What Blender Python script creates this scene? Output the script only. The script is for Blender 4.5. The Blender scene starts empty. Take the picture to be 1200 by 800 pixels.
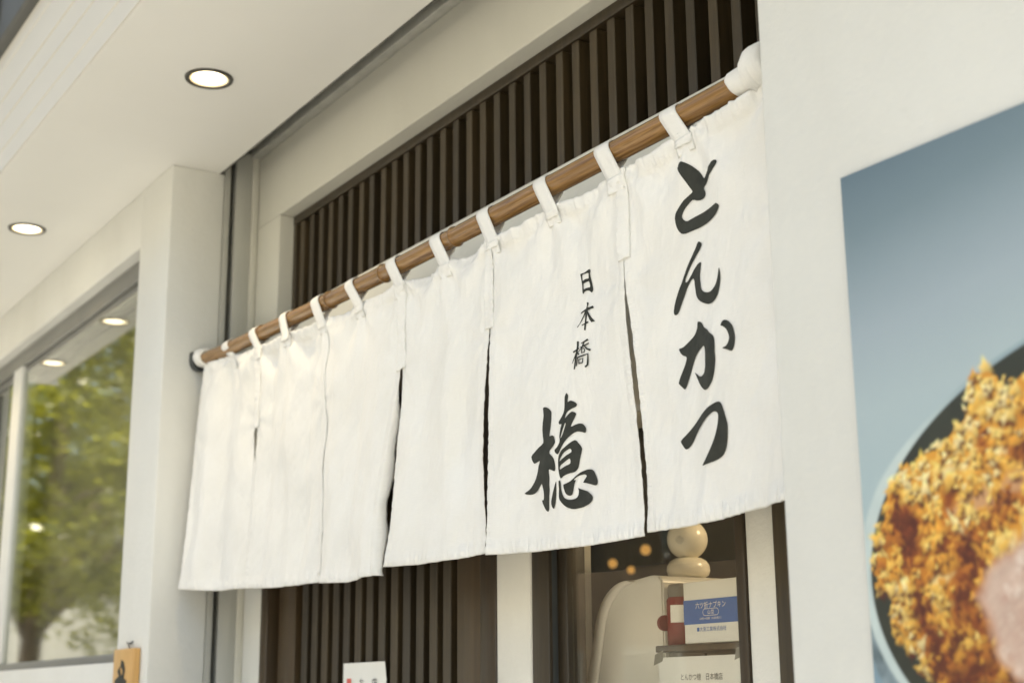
import bpy, bmesh, math, random
import numpy as np
from mathutils import Vector, Matrix
from mathutils.geometry import delaunay_2d_cdt

random.seed(7)
rng = np.random.default_rng(11)
SC = bpy.context.scene
COL = SC.collection

# ------------------------------------------------------------------ camera
cam_data = bpy.data.cameras.new("camera")
cam = bpy.data.objects.new("camera", cam_data)
COL.objects.link(cam)
R = Matrix(((0.54069508, 0.20765248, 0.81518665),
            (0.84117945, -0.1241065, -0.52632187),
            (-0.00812208, 0.9702979, -0.24177677)))
cam.matrix_world = Matrix.Translation((0.0, -1.1, 1.5)) @ R.to_4x4()
cam_data.sensor_width = 36.0
cam_data.lens = 1667.0 / 1200.0 * 36.0
cam_data.clip_start = 0.05
cam_data.clip_end = 3000.0
cam_data.dof.use_dof = True
cam_data.dof.focus_distance = 2.12
cam_data.dof.aperture_fstop = 4.5
SC.camera = cam

# ------------------------------------------------------------------ light
SUN_EL, SUN_AZ = 60.0, 35.0          # azimuth from +Y towards +X
world = bpy.data.worlds.new("World")
SC.world = world
world.use_nodes = True
wn = world.node_tree
bg = wn.nodes["Background"]
sky = wn.nodes.new("ShaderNodeTexSky")
sky.sky_type = 'NISHITA'
sky.sun_disc = False
sky.sun_elevation = math.radians(SUN_EL)
sky.sun_rotation = math.radians(SUN_AZ)
sky.air_density = 1.0
sky.dust_density = 4.0
sky.ozone_density = 1.0
wn.links.new(sky.outputs[0], bg.inputs[0])
bg.inputs[1].default_value = 0.12
sun_data = bpy.data.lights.new("sun", 'SUN')
sun_data.energy = 4.0
sun_data.angle = math.radians(0.5)
sun_data.color = (1.0, 0.95, 0.86)
sun = bpy.data.objects.new("sun", sun_data)
COL.objects.link(sun)
to_sun = Vector((math.sin(math.radians(SUN_AZ)) * math.cos(math.radians(SUN_EL)),
                 math.cos(math.radians(SUN_AZ)) * math.cos(math.radians(SUN_EL)),
                 math.sin(math.radians(SUN_EL))))
sun.rotation_euler = to_sun.to_track_quat('Z', 'Y').to_euler()
sun.location = (5, 5, 12)

SC.view_settings.view_transform = 'Standard'
SC.view_settings.look = 'None'
SC.view_settings.gamma = 1.0
SC.view_settings.exposure = 1.98
SC.view_settings.use_white_balance = True
SC.view_settings.white_balance_temperature = 7350
SC.view_settings.white_balance_tint = 5

# ------------------------------------------------------------------ helpers
def N(nt, t, **kw):
    n = nt.nodes.new(t)
    for k, v in kw.items():
        if k in n.inputs: n.inputs[k].default_value = v
        else: setattr(n, k, v)
    return n

def ramp(nt, stops):
    r = nt.nodes.new("ShaderNodeValToRGB")
    e = r.color_ramp.elements
    while len(e) < len(stops): e.new(0.5)
    for el, (p, c) in zip(e, stops):
        el.position = p; el.color = (*c, 1)
    return r

def material(name, c0, c1=None, rough=0.6, scale=(8, 8, 8), detail=5, bump=0.0, bump_scale=120, spec=0.5,
             metallic=0.0, distort=0.0, contrast=(0.35, 0.65), bump_dist=0.002):
    """noise-mottled surface with fine relief"""
    m = bpy.data.materials.new(name); m.use_nodes = True
    nt = m.node_tree; b = nt.nodes["Principled BSDF"]
    b.inputs["Roughness"].default_value = rough
    b.inputs["Metallic"].default_value = metallic
    b.inputs["Specular IOR Level"].default_value = spec
    tc = N(nt, "ShaderNodeTexCoord"); mp = N(nt, "ShaderNodeMapping")
    mp.inputs["Scale"].default_value = scale
    nt.links.new(tc.outputs["Object"], mp.inputs[0])
    no = N(nt, "ShaderNodeTexNoise", Scale=1.0, Detail=detail, Roughness=0.6, Distortion=distort)
    nt.links.new(mp.outputs[0], no.inputs["Vector"])
    r = ramp(nt, [(contrast[0], c0), (contrast[1], c1 or tuple(x * 0.9 for x in c0))])
    nt.links.new(no.outputs["Fac"], r.inputs[0])
    nt.links.new(r.outputs[0], b.inputs["Base Color"])
    if bump > 0:
        n2 = N(nt, "ShaderNodeTexNoise", Scale=bump_scale, Detail=4.0, Roughness=0.6)
        nt.links.new(tc.outputs["Object"], n2.inputs["Vector"])
        bp = N(nt, "ShaderNodeBump", Strength=bump, Distance=bump_dist)
        nt.links.new(n2.outputs["Fac"], bp.inputs["Height"])
        nt.links.new(bp.outputs[0], b.inputs["Normal"])
    return m

def link(name, me, mat=None, parent=None, smooth=False, loc=(0, 0, 0)):
    o = bpy.data.objects.new(name, me)
    COL.objects.link(o)
    if mat is not None:
        for mm in (mat if isinstance(mat, (list, tuple)) else [mat]):
            me.materials.append(mm)
    if parent is not None: o.parent = parent
    o.location = loc
    if smooth:
        for p in me.polygons: p.use_smooth = True
    return o

def world_of(o):
    v = Vector((0, 0, 0))
    while o is not None:
        v = v + Vector(o.location); o = o.parent
    return v

def pydata(name, verts, faces, mat, parent=None, smooth=False):
    """verts in world coordinates; the object keeps its parent's origin"""
    off = world_of(parent) if parent is not None else Vector((0, 0, 0))
    me = bpy.data.meshes.new(name)
    me.from_pydata([tuple(Vector(v) - off) for v in verts], [], faces)
    me.update()
    return link(name, me, mat, parent, smooth)

def thing(name, label, cat, loc=(0, 0, 0), group=None):
    o = bpy.data.objects.new(name, None); COL.objects.link(o)
    o.empty_display_size = 0.05
    o.location = loc
    return tag(o, label, cat, group)

def tag(o, label=None, cat=None, group=None, kind=None):
    if label: o["label"] = label
    if cat: o["category"] = cat
    if group: o["group"] = group
    if kind: o["kind"] = kind
    return o

def bm_box(bm, x0, x1, y0, y1, z0, z1):
    vs = [bm.verts.new((x, y, z)) for x in (x0, x1) for y in (y0, y1) for z in (z0, z1)]
    for f in ((0, 1, 3, 2), (4, 6, 7, 5), (0, 4, 5, 1), (2, 3, 7, 6), (0, 2, 6, 4), (1, 5, 7, 3)):
        bm.faces.new([vs[i] for i in f])

def box(name, x0, x1, y0, y1, z0, z1, mat, parent=None, bevel=0.0, seg=2):
    bm = bmesh.new(); bm_box(bm, x0, x1, y0, y1, z0, z1)
    bmesh.ops.recalc_face_normals(bm, faces=bm.faces)
    if bevel > 0:
        bmesh.ops.bevel(bm, geom=list(bm.edges), offset=bevel, segments=seg, affect='EDGES', profile=0.5)
    off = world_of(parent) if parent is not None else Vector((0, 0, 0))
    bmesh.ops.translate(bm, verts=bm.verts, vec=-off)
    me = bpy.data.meshes.new(name); bm.to_mesh(me); bm.free()
    o = link(name, me, mat, parent)
    if bevel > 0:
        for p in me.polygons: p.use_smooth = True
        me.set_sharp_from_angle(angle=math.radians(50))
    return o

def prism(name, outline, axis, a0, a1, mat, parent=None, bevel=0.0, smooth=False):
    """closed outline (two coordinates) extruded along axis 0, 1 or 2"""
    bm = bmesh.new()
    def p(u, v, a):
        return {0: (a, u, v), 1: (u, a, v), 2: (u, v, a)}[axis]
    A = [bm.verts.new(p(u, v, a0)) for u, v in outline]
    B = [bm.verts.new(p(u, v, a1)) for u, v in outline]
    n = len(outline)
    bm.faces.new(A); bm.faces.new(B[::-1])
    for i in range(n):
        bm.faces.new((A[i], B[i], B[(i + 1) % n], A[(i + 1) % n]))
    bmesh.ops.recalc_face_normals(bm, faces=bm.faces)
    if bevel > 0:
        bmesh.ops.bevel(bm, geom=list(bm.edges), offset=bevel, segments=2, affect='EDGES')
    off = world_of(parent) if parent is not None else Vector((0, 0, 0))
    bmesh.ops.translate(bm, verts=bm.verts, vec=-off)
    me = bpy.data.meshes.new(name); bm.to_mesh(me); bm.free()
    o = link(name, me, mat, parent)
    if smooth or bevel > 0:
        for q in me.polygons: q.use_smooth = True
        me.set_sharp_from_angle(angle=math.radians(40))
    return o

def tube(name, pts, radii, mat, parent=None, seg=20, caps=True):
    """swept round tube through world points"""
    V = []; F = []
    pts = [Vector(p) for p in pts]
    for i, p in enumerate(pts):
        t = (pts[min(i + 1, len(pts) - 1)] - pts[max(i - 1, 0)]).normalized()
        up = Vector((0, 0, 1)) if abs(t.z) < 0.9 else Vector((1, 0, 0))
        a = t.cross(up).normalized(); b = a.cross(t).normalized()
        r = radii[i] if isinstance(radii, (list, tuple)) else radii
        for k in range(seg):
            th = 2 * math.pi * k / seg
            V.append(p + (a * math.cos(th) + b * math.sin(th)) * r)
    for i in range(len(pts) - 1):
        for k in range(seg):
            k2 = (k + 1) % seg
            F.append((i * seg + k, i * seg + k2, (i + 1) * seg + k2, (i + 1) * seg + k))
    if caps:
        F.append(tuple(range(seg))[::-1]); F.append(tuple(range((len(pts) - 1) * seg, len(pts) * seg)))
    o = pydata(name, V, F, mat, parent, True)
    o.data.set_sharp_from_angle(angle=math.radians(55))
    return o

def lathe(name, centre, profile, mat, parent=None, seg=48, axis='Z', caps=True):
    """profile: list of (radius, height)"""
    c = Vector(centre); V = []; F = []
    for r, h in profile:
        for k in range(seg):
            th = 2 * math.pi * k / seg
            q = Vector((r * math.cos(th), r * math.sin(th), h))
            if axis == 'X': q = Vector((q.z, q.x, q.y))
            V.append(c + q)
    for i in range(len(profile) - 1):
        for k in range(seg):
            k2 = (k + 1) % seg
            F.append((i * seg + k, i * seg + k2, (i + 1) * seg + k2, (i + 1) * seg + k))
    if caps and profile[0][0] > 1e-5: F.append(tuple(range(seg))[::-1])
    if caps and profile[-1][0] > 1e-5: F.append(tuple(range((len(profile) - 1) * seg, len(profile) * seg)))
    o = pydata(name, V, F, mat, parent, True)
    o.data.set_sharp_from_angle(angle=math.radians(45))
    return o

def lettering(name, text, size, pos, mat, parent, align='LEFT', spacing=1.0, width=1.0):
    """flat printed lettering that faces -Y, as a mesh"""
    cu = bpy.data.curves.new(name, 'FONT'); cu.body = text; cu.size = size
    cu.align_x = align; cu.space_character = spacing; cu.resolution_u = 3
    t = bpy.data.objects.new(name, cu); COL.objects.link(t)
    bpy.context.view_layer.update()
    dg = bpy.context.evaluated_depsgraph_get()
    me = bpy.data.meshes.new_from_object(t.evaluated_get(dg))
    bpy.data.objects.remove(t)
    off = world_of(parent)
    for v in me.vertices:
        v.co = Vector((v.co.x * width + pos[0], pos[1], v.co.y + pos[2])) - off
    me.name = name
    me.materials.clear()
    return link(name, me, mat, parent)

# ------------------------------------------------------------------ materials
M = {}
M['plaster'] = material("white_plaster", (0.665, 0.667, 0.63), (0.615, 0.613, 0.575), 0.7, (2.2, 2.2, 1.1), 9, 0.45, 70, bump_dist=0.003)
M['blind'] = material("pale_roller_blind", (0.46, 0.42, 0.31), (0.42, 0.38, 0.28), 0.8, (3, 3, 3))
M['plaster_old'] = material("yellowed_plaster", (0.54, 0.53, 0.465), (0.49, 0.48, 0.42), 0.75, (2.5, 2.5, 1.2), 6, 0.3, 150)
M['edge'] = material("weathered_edge_metal", (0.035, 0.035, 0.03), (0.20, 0.19, 0.165), 0.7, (14, 60, 60), 6, 0.3, 90)
M['plaster_rough'] = material("rough_plaster", (0.72, 0.70, 0.63), (0.64, 0.62, 0.55), 0.8, (5, 5, 3), 6, 0.5, 160)
def weathered(m, amount=0.10):
    """faint vertical streaks and blotches over a plain paint"""
    nt = m.node_tree; b = nt.nodes["Principled BSDF"]; src = b.inputs["Base Color"].links[0].from_socket
    tc = N(nt, "ShaderNodeTexCoord")
    out = src
    for sc, lo, hi, k in (((5, 5, 0.8), 0.45, 0.85, amount * 0.45), ((1.6, 1.6, 1.6), 0.35, 0.7, amount * 0.8), ((45, 45, 30), 0.62, 0.80, amount * 0.7)):
        mp = N(nt, "ShaderNodeMapping"); mp.inputs["Scale"].default_value = sc; nt.links.new(tc.outputs["Object"], mp.inputs[0])
        no = N(nt, "ShaderNodeTexNoise", Scale=1.0, Detail=7.0, Roughness=0.62); nt.links.new(mp.outputs[0], no.inputs["Vector"])
        r = ramp(nt, [(lo, (1, 1, 1)), (hi, (1 - k, 1 - k * 1.06, 1 - k * 1.25))]); nt.links.new(no.outputs["Fac"], r.inputs[0])
        mx = N(nt, "ShaderNodeMix", data_type='RGBA', blend_type='MULTIPLY'); mx.inputs[0].default_value = 1.0
        nt.links.new(out, mx.inputs[6]); nt.links.new(r.outputs[0], mx.inputs[7]); out = mx.outputs[2]
    nt.links.new(out, b.inputs["Base Color"])
weathered(M['plaster'], 0.07)
M['soffit'] = material("soffit_paint", (0.80, 0.79, 0.745), (0.76, 0.75, 0.705), 0.45, (1.2, 1.2, 1.2), 4, 0.06, 60)
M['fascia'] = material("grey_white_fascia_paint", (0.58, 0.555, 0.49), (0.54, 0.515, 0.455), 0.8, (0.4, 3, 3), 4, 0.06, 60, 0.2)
def wood(name, c0, c1, rough, grain_axis=2, fine=1.0, bump=0.25):
    m = bpy.data.materials.new(name); m.use_nodes = True
    nt = m.node_tree; b = nt.nodes["Principled BSDF"]
    tc = N(nt, "ShaderNodeTexCoord"); mp = N(nt, "ShaderNodeMapping")
    s = [90 * fine, 90 * fine, 90 * fine]; s[grain_axis] = 4 * fine
    mp.inputs["Scale"].default_value = s
    oi = N(nt, "ShaderNodeObjectInfo")
    add = N(nt, "ShaderNodeVectorMath", operation='ADD')
    cmb = N(nt, "ShaderNodeCombineXYZ")
    mul = N(nt, "ShaderNodeMath", operation='MULTIPLY'); mul.inputs[1].default_value = 37.0
    nt.links.new(oi.outputs["Random"], mul.inputs[0])
    for k in range(3): nt.links.new(mul.outputs[0], cmb.inputs[k])
    nt.links.new(tc.outputs["Object"], mp.inputs[0])
    nt.links.new(mp.outputs[0], add.inputs[0]); nt.links.new(cmb.outputs[0], add.inputs[1])
    no = N(nt, "ShaderNodeTexNoise", Scale=1.0, Detail=6.0, Roughness=0.65, Distortion=0.4)
    nt.links.new(add.outputs[0], no.inputs["Vector"])
    r = ramp(nt, [(0.3, c0), (0.7, c1)])
    nt.links.new(no.outputs["Fac"], r.inputs[0])
    hs = N(nt, "ShaderNodeHueSaturation")
    mr = N(nt, "ShaderNodeMapRange"); mr.inputs["To Min"].default_value = 0.66; mr.inputs["To Max"].default_value = 1.32
    nt.links.new(oi.outputs["Random"], mr.inputs["Value"]); nt.links.new(mr.outputs[0], hs.inputs["Value"])
    nt.links.new(r.outputs[0], hs.inputs["Color"]); nt.links.new(hs.outputs[0], b.inputs["Base Color"])
    b.inputs["Roughness"].default_value = rough
    bp = N(nt, "ShaderNodeBump", Strength=bump, Distance=0.001)
    nt.links.new(no.outputs["Fac"], bp.inputs["Height"]); nt.links.new(bp.outputs[0], b.inputs["Normal"])
    return m
M['wood_dark'] = wood("dark_stained_wood", (0.021, 0.0138, 0.0052), (0.048, 0.0335, 0.0155), 0.45)
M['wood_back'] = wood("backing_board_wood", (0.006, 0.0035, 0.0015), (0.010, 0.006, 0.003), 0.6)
M['wood_frame'] = wood("frame_wood", (0.034, 0.021, 0.009), (0.060, 0.038, 0.017), 0.4)
M['plaque_wood'] = wood("honey_plaque_wood", (0.36, 0.20, 0.065), (0.50, 0.30, 0.11), 0.45, 2, 0.7, 0.1)
M['bamboo'] = wood("smoked_bamboo", (0.15, 0.066, 0.015), (0.47, 0.26, 0.088), 0.27, 0, 2.6, 0.25)
M['bamboo_node'] = material("bamboo_node_ring", (0.15, 0.085, 0.035), (0.24, 0.14, 0.06), 0.4, (40, 200, 200))
M['rail'] = material("grey_rail_metal", (0.47, 0.47, 0.43), (0.40, 0.40, 0.365), 0.5, (30, 30, 2), 4, 0.1, 80, 0.5, 0.3)
M['slot'] = material("rail_slot", (0.018, 0.02, 0.018), (0.03, 0.032, 0.028), 0.6)
M['frame_grey'] = material("window_frame_grey", (0.19, 0.19, 0.175), (0.16, 0.16, 0.15), 0.45, (4, 4, 4))
M['dark_metal'] = material("dark_bracket_metal", (0.05, 0.055, 0.055), (0.035, 0.04, 0.04), 0.5)
M['cladding'] = material("dark_cladding", (0.07, 0.072, 0.066), (0.055, 0.056, 0.052), 0.6, (3, 3, 3))
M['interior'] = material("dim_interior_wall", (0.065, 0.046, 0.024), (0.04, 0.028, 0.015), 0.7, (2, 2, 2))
M['ink'] = material("black_print_ink", (0.014, 0.016, 0.011), (0.025, 0.027, 0.020), 0.75, (60, 60, 60), 5, 0.0)
M['paper'] = material("white_paper", (0.78, 0.78, 0.74), (0.74, 0.74, 0.70), 0.6, (6, 6, 6))
M['print_black'] = material("black_lettering", (0.03, 0.03, 0.03), (0.05, 0.05, 0.05), 0.6)
M['print_red'] = material("red_lettering", (0.65, 0.10, 0.08), (0.60, 0.12, 0.10), 0.6)
M['blue'] = material("blue_print_band", (0.025, 0.11, 0.38), (0.03, 0.13, 0.42), 0.45)
M['print_white'] = material("white_lettering", (0.8, 0.8, 0.78), None, 0.5)
M['machine'] = material("cream_machine_plastic", (0.76, 0.75, 0.70), (0.73, 0.72, 0.67), 0.35, (3, 3, 3))
M['machine_trim'] = material("pale_machine_trim", (0.84, 0.82, 0.76), (0.80, 0.78, 0.72), 0.3, (3, 3, 3))
M['machine_grey'] = material("grey_machine_side", (0.22, 0.215, 0.20), (0.19, 0.185, 0.17), 0.4, (3, 3, 3))
M['ivory'] = material("ivory_glossy_plastic", (0.85, 0.80, 0.68), (0.82, 0.77, 0.65), 0.25, (3, 3, 3))
M['red_can'] = material("red_tin_paint", (0.20, 0.012, 0.016), (0.15, 0.009, 0.012), 0.35, (5, 5, 5))
M['steel'] = material("dull_steel", (0.35, 0.35, 0.33), (0.28, 0.28, 0.26), 0.35, (20, 20, 3), 4, 0, 1, 0.5, 0.8)
M['poster_edge'] = material("poster_panel_edge", (0.20, 0.20, 0.19), (0.26, 0.26, 0.25), 0.5)
M['ring_dark'] = material("lamp_ring_metal", (0.030, 0.028, 0.020), (0.045, 0.042, 0.032), 0.4, (20, 20, 20))
M['pavement'] = material("pavement_paving", (0.48, 0.47, 0.44), (0.39, 0.38, 0.355), 0.85, (3, 3, 3), 6, 0.4, 60)
M['asphalt'] = material("asphalt", (0.11, 0.11, 0.108), (0.085, 0.085, 0.083), 0.9, (5, 5, 5), 6, 0.5, 90)
M['kerb'] = material("kerb_concrete", (0.40, 0.39, 0.37), (0.33, 0.32, 0.30), 0.85, (8, 8, 8))
M['bark'] = material("tree_bark", (0.11, 0.085, 0.06), (0.06, 0.048, 0.035), 0.9, (25, 25, 5), 6, 0.8, 40, 0.3, 0, 0, (0.35, 0.65), 0.02)
M['facade_white'] = material("pale_render", (0.46, 0.46, 0.44), (0.38, 0.38, 0.365), 0.8, (1, 1, 1))
M['facade_brown'] = material("brown_facade_tile", (0.12, 0.09, 0.06), (0.085, 0.065, 0.045), 0.6, (1, 1, 1))
M['road_paint'] = material("white_road_paint", (0.75, 0.75, 0.73), (0.62, 0.62, 0.60), 0.7, (10, 10, 10))

def emitter(name, col, strength):
    m = bpy.data.materials.new(name); m.use_nodes = True
    b = m.node_tree.nodes["Principled BSDF"]
    b.inputs["Base Color"].default_value = (0.8, 0.75, 0.65, 1)
    b.inputs["Emission Color"].default_value = (*col, 1)
    b.inputs["Emission Strength"].default_value = strength
    return m
M['lamp'] = emitter("lamp_diffuser_glow", (1.0, 0.86, 0.64), 1.5)
M['lamp_cone'] = emitter("lamp_reflector_glow", (1.0, 0.72, 0.33), 0.24)

def thin_glass(name, tint, boost, rough=0.0):
    m = bpy.data.materials.new(name); m.use_nodes = True
    nt = m.node_tree; nt.nodes.remove(nt.nodes["Principled BSDF"])
    out = nt.nodes["Material Output"]
    tr = N(nt, "ShaderNodeBsdfTransparent"); tr.inputs[0].default_value = (*tint, 1)
    gl = N(nt, "ShaderNodeBsdfGlossy"); gl.inputs["Roughness"].default_value = rough
    gl.inputs[0].default_value = (0.97, 0.97, 0.95, 1)
    fr = N(nt, "ShaderNodeFresnel"); fr.inputs[0].default_value = 1.52
    ge = N(nt, "ShaderNodeNewGeometry"); mi = N(nt, "ShaderNodeMix")     # the far side of the sheet reflects like the near side
    mi.inputs[2].default_value = 1.52; mi.inputs[3].default_value = 1 / 1.52
    nt.links.new(ge.outputs["Backfacing"], mi.inputs[0]); nt.links.new(mi.outputs[0], fr.inputs[0])
    mu = N(nt, "ShaderNodeMath", operation='MULTIPLY', use_clamp=True); mu.inputs[1].default_value = boost
    mx = N(nt, "ShaderNodeMixShader")
    nt.links.new(fr.outputs[0], mu.inputs[0]); nt.links.new(mu.outputs[0], mx.inputs[0])
    nt.links.new(tr.outputs[0], mx.inputs[1]); nt.links.new(gl.outputs[0], mx.inputs[2])
    nt.links.new(mx.outputs[0], out.inputs[0])
    return m
M['glass_shop'] = thin_glass("shop_window_glass", (0.80, 0.82, 0.78), 1.30, 0.03)
M['glass_kitchen'] = thin_glass("kitchen_window_glass", (0.96, 0.95, 0.92), 1.2)

def leaf_material():
    m = bpy.data.materials.new("leaf"); m.use_nodes = True
    nt = m.node_tree; nt.nodes.remove(nt.nodes["Principled BSDF"]); out = nt.nodes["Material Output"]
    tc = N(nt, "ShaderNodeTexCoord"); no = N(nt, "ShaderNodeTexNoise", Scale=1.4, Detail=3.0)
    nt.links.new(tc.outputs["Object"], no.inputs["Vector"])
    r = ramp(nt, [(0.35, (0.06, 0.078, 0.012)), (0.65, (0.12, 0.135, 0.022))])
    nt.links.new(no.outputs["Fac"], r.inputs[0])
    d = N(nt, "ShaderNodeBsdfDiffuse"); t = N(nt, "ShaderNodeBsdfTranslucent")
    g = N(nt, "ShaderNodeBsdfGlossy"); g.inputs["Roughness"].default_value = 0.35
    t.inputs[0].default_value = (0.36, 0.36, 0.035, 1)
    nt.links.new(r.outputs[0], d.inputs[0])
    mx = N(nt, "ShaderNodeMixShader"); mx.inputs[0].default_value = 0.5
    nt.links.new(d.outputs[0], mx.inputs[1]); nt.links.new(t.outputs[0], mx.inputs[2])
    m2 = N(nt, "ShaderNodeMixShader"); m2.inputs[0].default_value = 0.06
    nt.links.new(mx.outputs[0], m2.inputs[1]); nt.links.new(g.outputs[0], m2.inputs[2])
    nt.links.new(m2.outputs[0], out.inputs[0])
    return m
M['leaf'] = leaf_material()

def cloth_material(name, hem=True):
    """white cotton: weave, puckered hem and selvedges, soft rumples, faint yellowing"""
    m = bpy.data.materials.new(name); m.use_nodes = True
    nt = m.node_tree; b = nt.nodes["Principled BSDF"]; out = nt.nodes["Material Output"]
    b.inputs["Roughness"].default_value = 0.9; b.inputs["Specular IOR Level"].default_value = 0.15
    b.inputs["Sheen Weight"].default_value = 0.15
    uv = N(nt, "ShaderNodeUVMap"); L = nt.links.new
    sep = N(nt, "ShaderNodeSeparateXYZ"); L(uv.outputs[0], sep.inputs[0])
    def math_(op, a, b_=None, clamp=False):
        n = N(nt, "ShaderNodeMath", operation=op, use_clamp=clamp)
        for i, q in enumerate((a, b_)):
            if q is None: continue
            if isinstance(q, (int, float)): n.inputs[i].default_value = q
            else: L(q, n.inputs[i])
        return n.outputs[0]
    # uv in metres: x across, y down from the top
    def mapped(sc, rot=0.0):
        mp = N(nt, "ShaderNodeMapping"); mp.inputs["Scale"].default_value = sc; mp.inputs["Rotation"].default_value = (0, 0, rot)
        L(uv.outputs[0], mp.inputs[0]); return mp.outputs[0]
    stain = N(nt, "ShaderNodeTexNoise", Scale=7.0, Detail=4.0, Roughness=0.6); L(uv.outputs[0], stain.inputs["Vector"])
    r = ramp(nt, [(0.35, (0.785, 0.775, 0.735)), (0.66, (0.825, 0.82, 0.79))])
    L(stain.outputs["Fac"], r.inputs[0])
    slub = N(nt, "ShaderNodeTexNoise", Scale=1.0, Detail=3.0, Roughness=0.7); L(mapped((60, 900, 1)), slub.inputs["Vector"])
    r2 = ramp(nt, [(0.3, (0.95, 0.95, 0.95)), (0.7, (1, 1, 1))]); L(slub.outputs["Fac"], r2.inputs[0])
    mixc = N(nt, "ShaderNodeMix", data_type='RGBA', blend_type='MULTIPLY'); mixc.inputs[0].default_value = 1.0
    L(r.outputs[0], mixc.inputs[6]); L(r2.outputs[0], mixc.inputs[7])
    L(mixc.outputs[2], b.inputs["Base Color"])
    # relief
    rump = N(nt, "ShaderNodeTexNoise", Scale=1.0, Detail=3.0, Roughness=0.5, Distortion=0.8); L(mapped((26, 9, 1), 0.5), rump.inputs["Vector"])
    rump2 = N(nt, "ShaderNodeTexNoise", Scale=1.0, Detail=3.0, Roughness=0.55, Distortion=0.5); L(mapped((95, 30, 1), 0.62), rump2.inputs["Vector"])
    wv1 = N(nt, "ShaderNodeTexNoise", Scale=1.0, Detail=2.0); L(mapped((700, 90, 1)), wv1.inputs["Vector"])
    wv2 = N(nt, "ShaderNodeTexNoise", Scale=1.0, Detail=2.0); L(mapped((90, 700, 1)), wv2.inputs["Vector"])
    h = math_('MULTIPLY', rump.outputs["Fac"], 0.0042)
    h = math_('ADD', h, math_('MULTIPLY', rump2.outputs["Fac"], 0.0011))
    h = math_('ADD', h, math_('MULTIPLY', wv1.outputs["Fac"], 0.00022))
    h = math_('ADD', h, math_('MULTIPLY', wv2.outputs["Fac"], 0.00022))
    if hem:
        at = N(nt, "ShaderNodeAttribute"); at.attribute_name = "hem"    # x = hem weight, y = side weight, z = top band weight
        sa = N(nt, "ShaderNodeSeparateXYZ"); L(at.outputs["Vector"], sa.inputs[0])
        puck = N(nt, "ShaderNodeTexNoise", Scale=1.0, Detail=2.0, Roughness=0.6); L(mapped((190, 12, 1)), puck.inputs["Vector"])
        spk = N(nt, "ShaderNodeTexNoise", Scale=1.0, Detail=2.0, Roughness=0.6); L(mapped((20, 210, 1)), spk.inputs["Vector"])
        h = math_('ADD', h, math_('MULTIPLY', math_('MULTIPLY', puck.outputs["Fac"], sa.outputs[0]), 0.0042))
        h = math_('ADD', h, math_('MULTIPLY', math_('MULTIPLY', spk.outputs["Fac"], sa.outputs[1]), 0.0026))
        h = math_('ADD', h, math_('MULTIPLY', math_('MULTIPLY', puck.outputs["Fac"], sa.outputs[2]), 0.0030))
        for k in range(3):
            h = math_('ADD', h, math_('MULTIPLY', math_('GREATER_THAN', sa.outputs[k], 0.5), 0.0009))
    bp = N(nt, "ShaderNodeBump", Strength=0.75, Distance=1.0); L(h, bp.inputs["Height"]); L(bp.outputs[0], b.inputs["Normal"])
    tl = N(nt, "ShaderNodeBsdfTranslucent"); tl.inputs[0].default_value = (0.75, 0.72, 0.62, 1); L(bp.outputs[0], tl.inputs["Normal"])
    mx = N(nt, "ShaderNodeMixShader"); mx.inputs[0].default_value = 0.07
    L(b.outputs[0], mx.inputs[1]); L(tl.outputs[0], mx.inputs[2]); L(mx.outputs[0], out.inputs[0])
    return m
M['cloth'] = cloth_material("white_cotton")
M['tape'] = cloth_material("white_cotton_tape", False)

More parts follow.
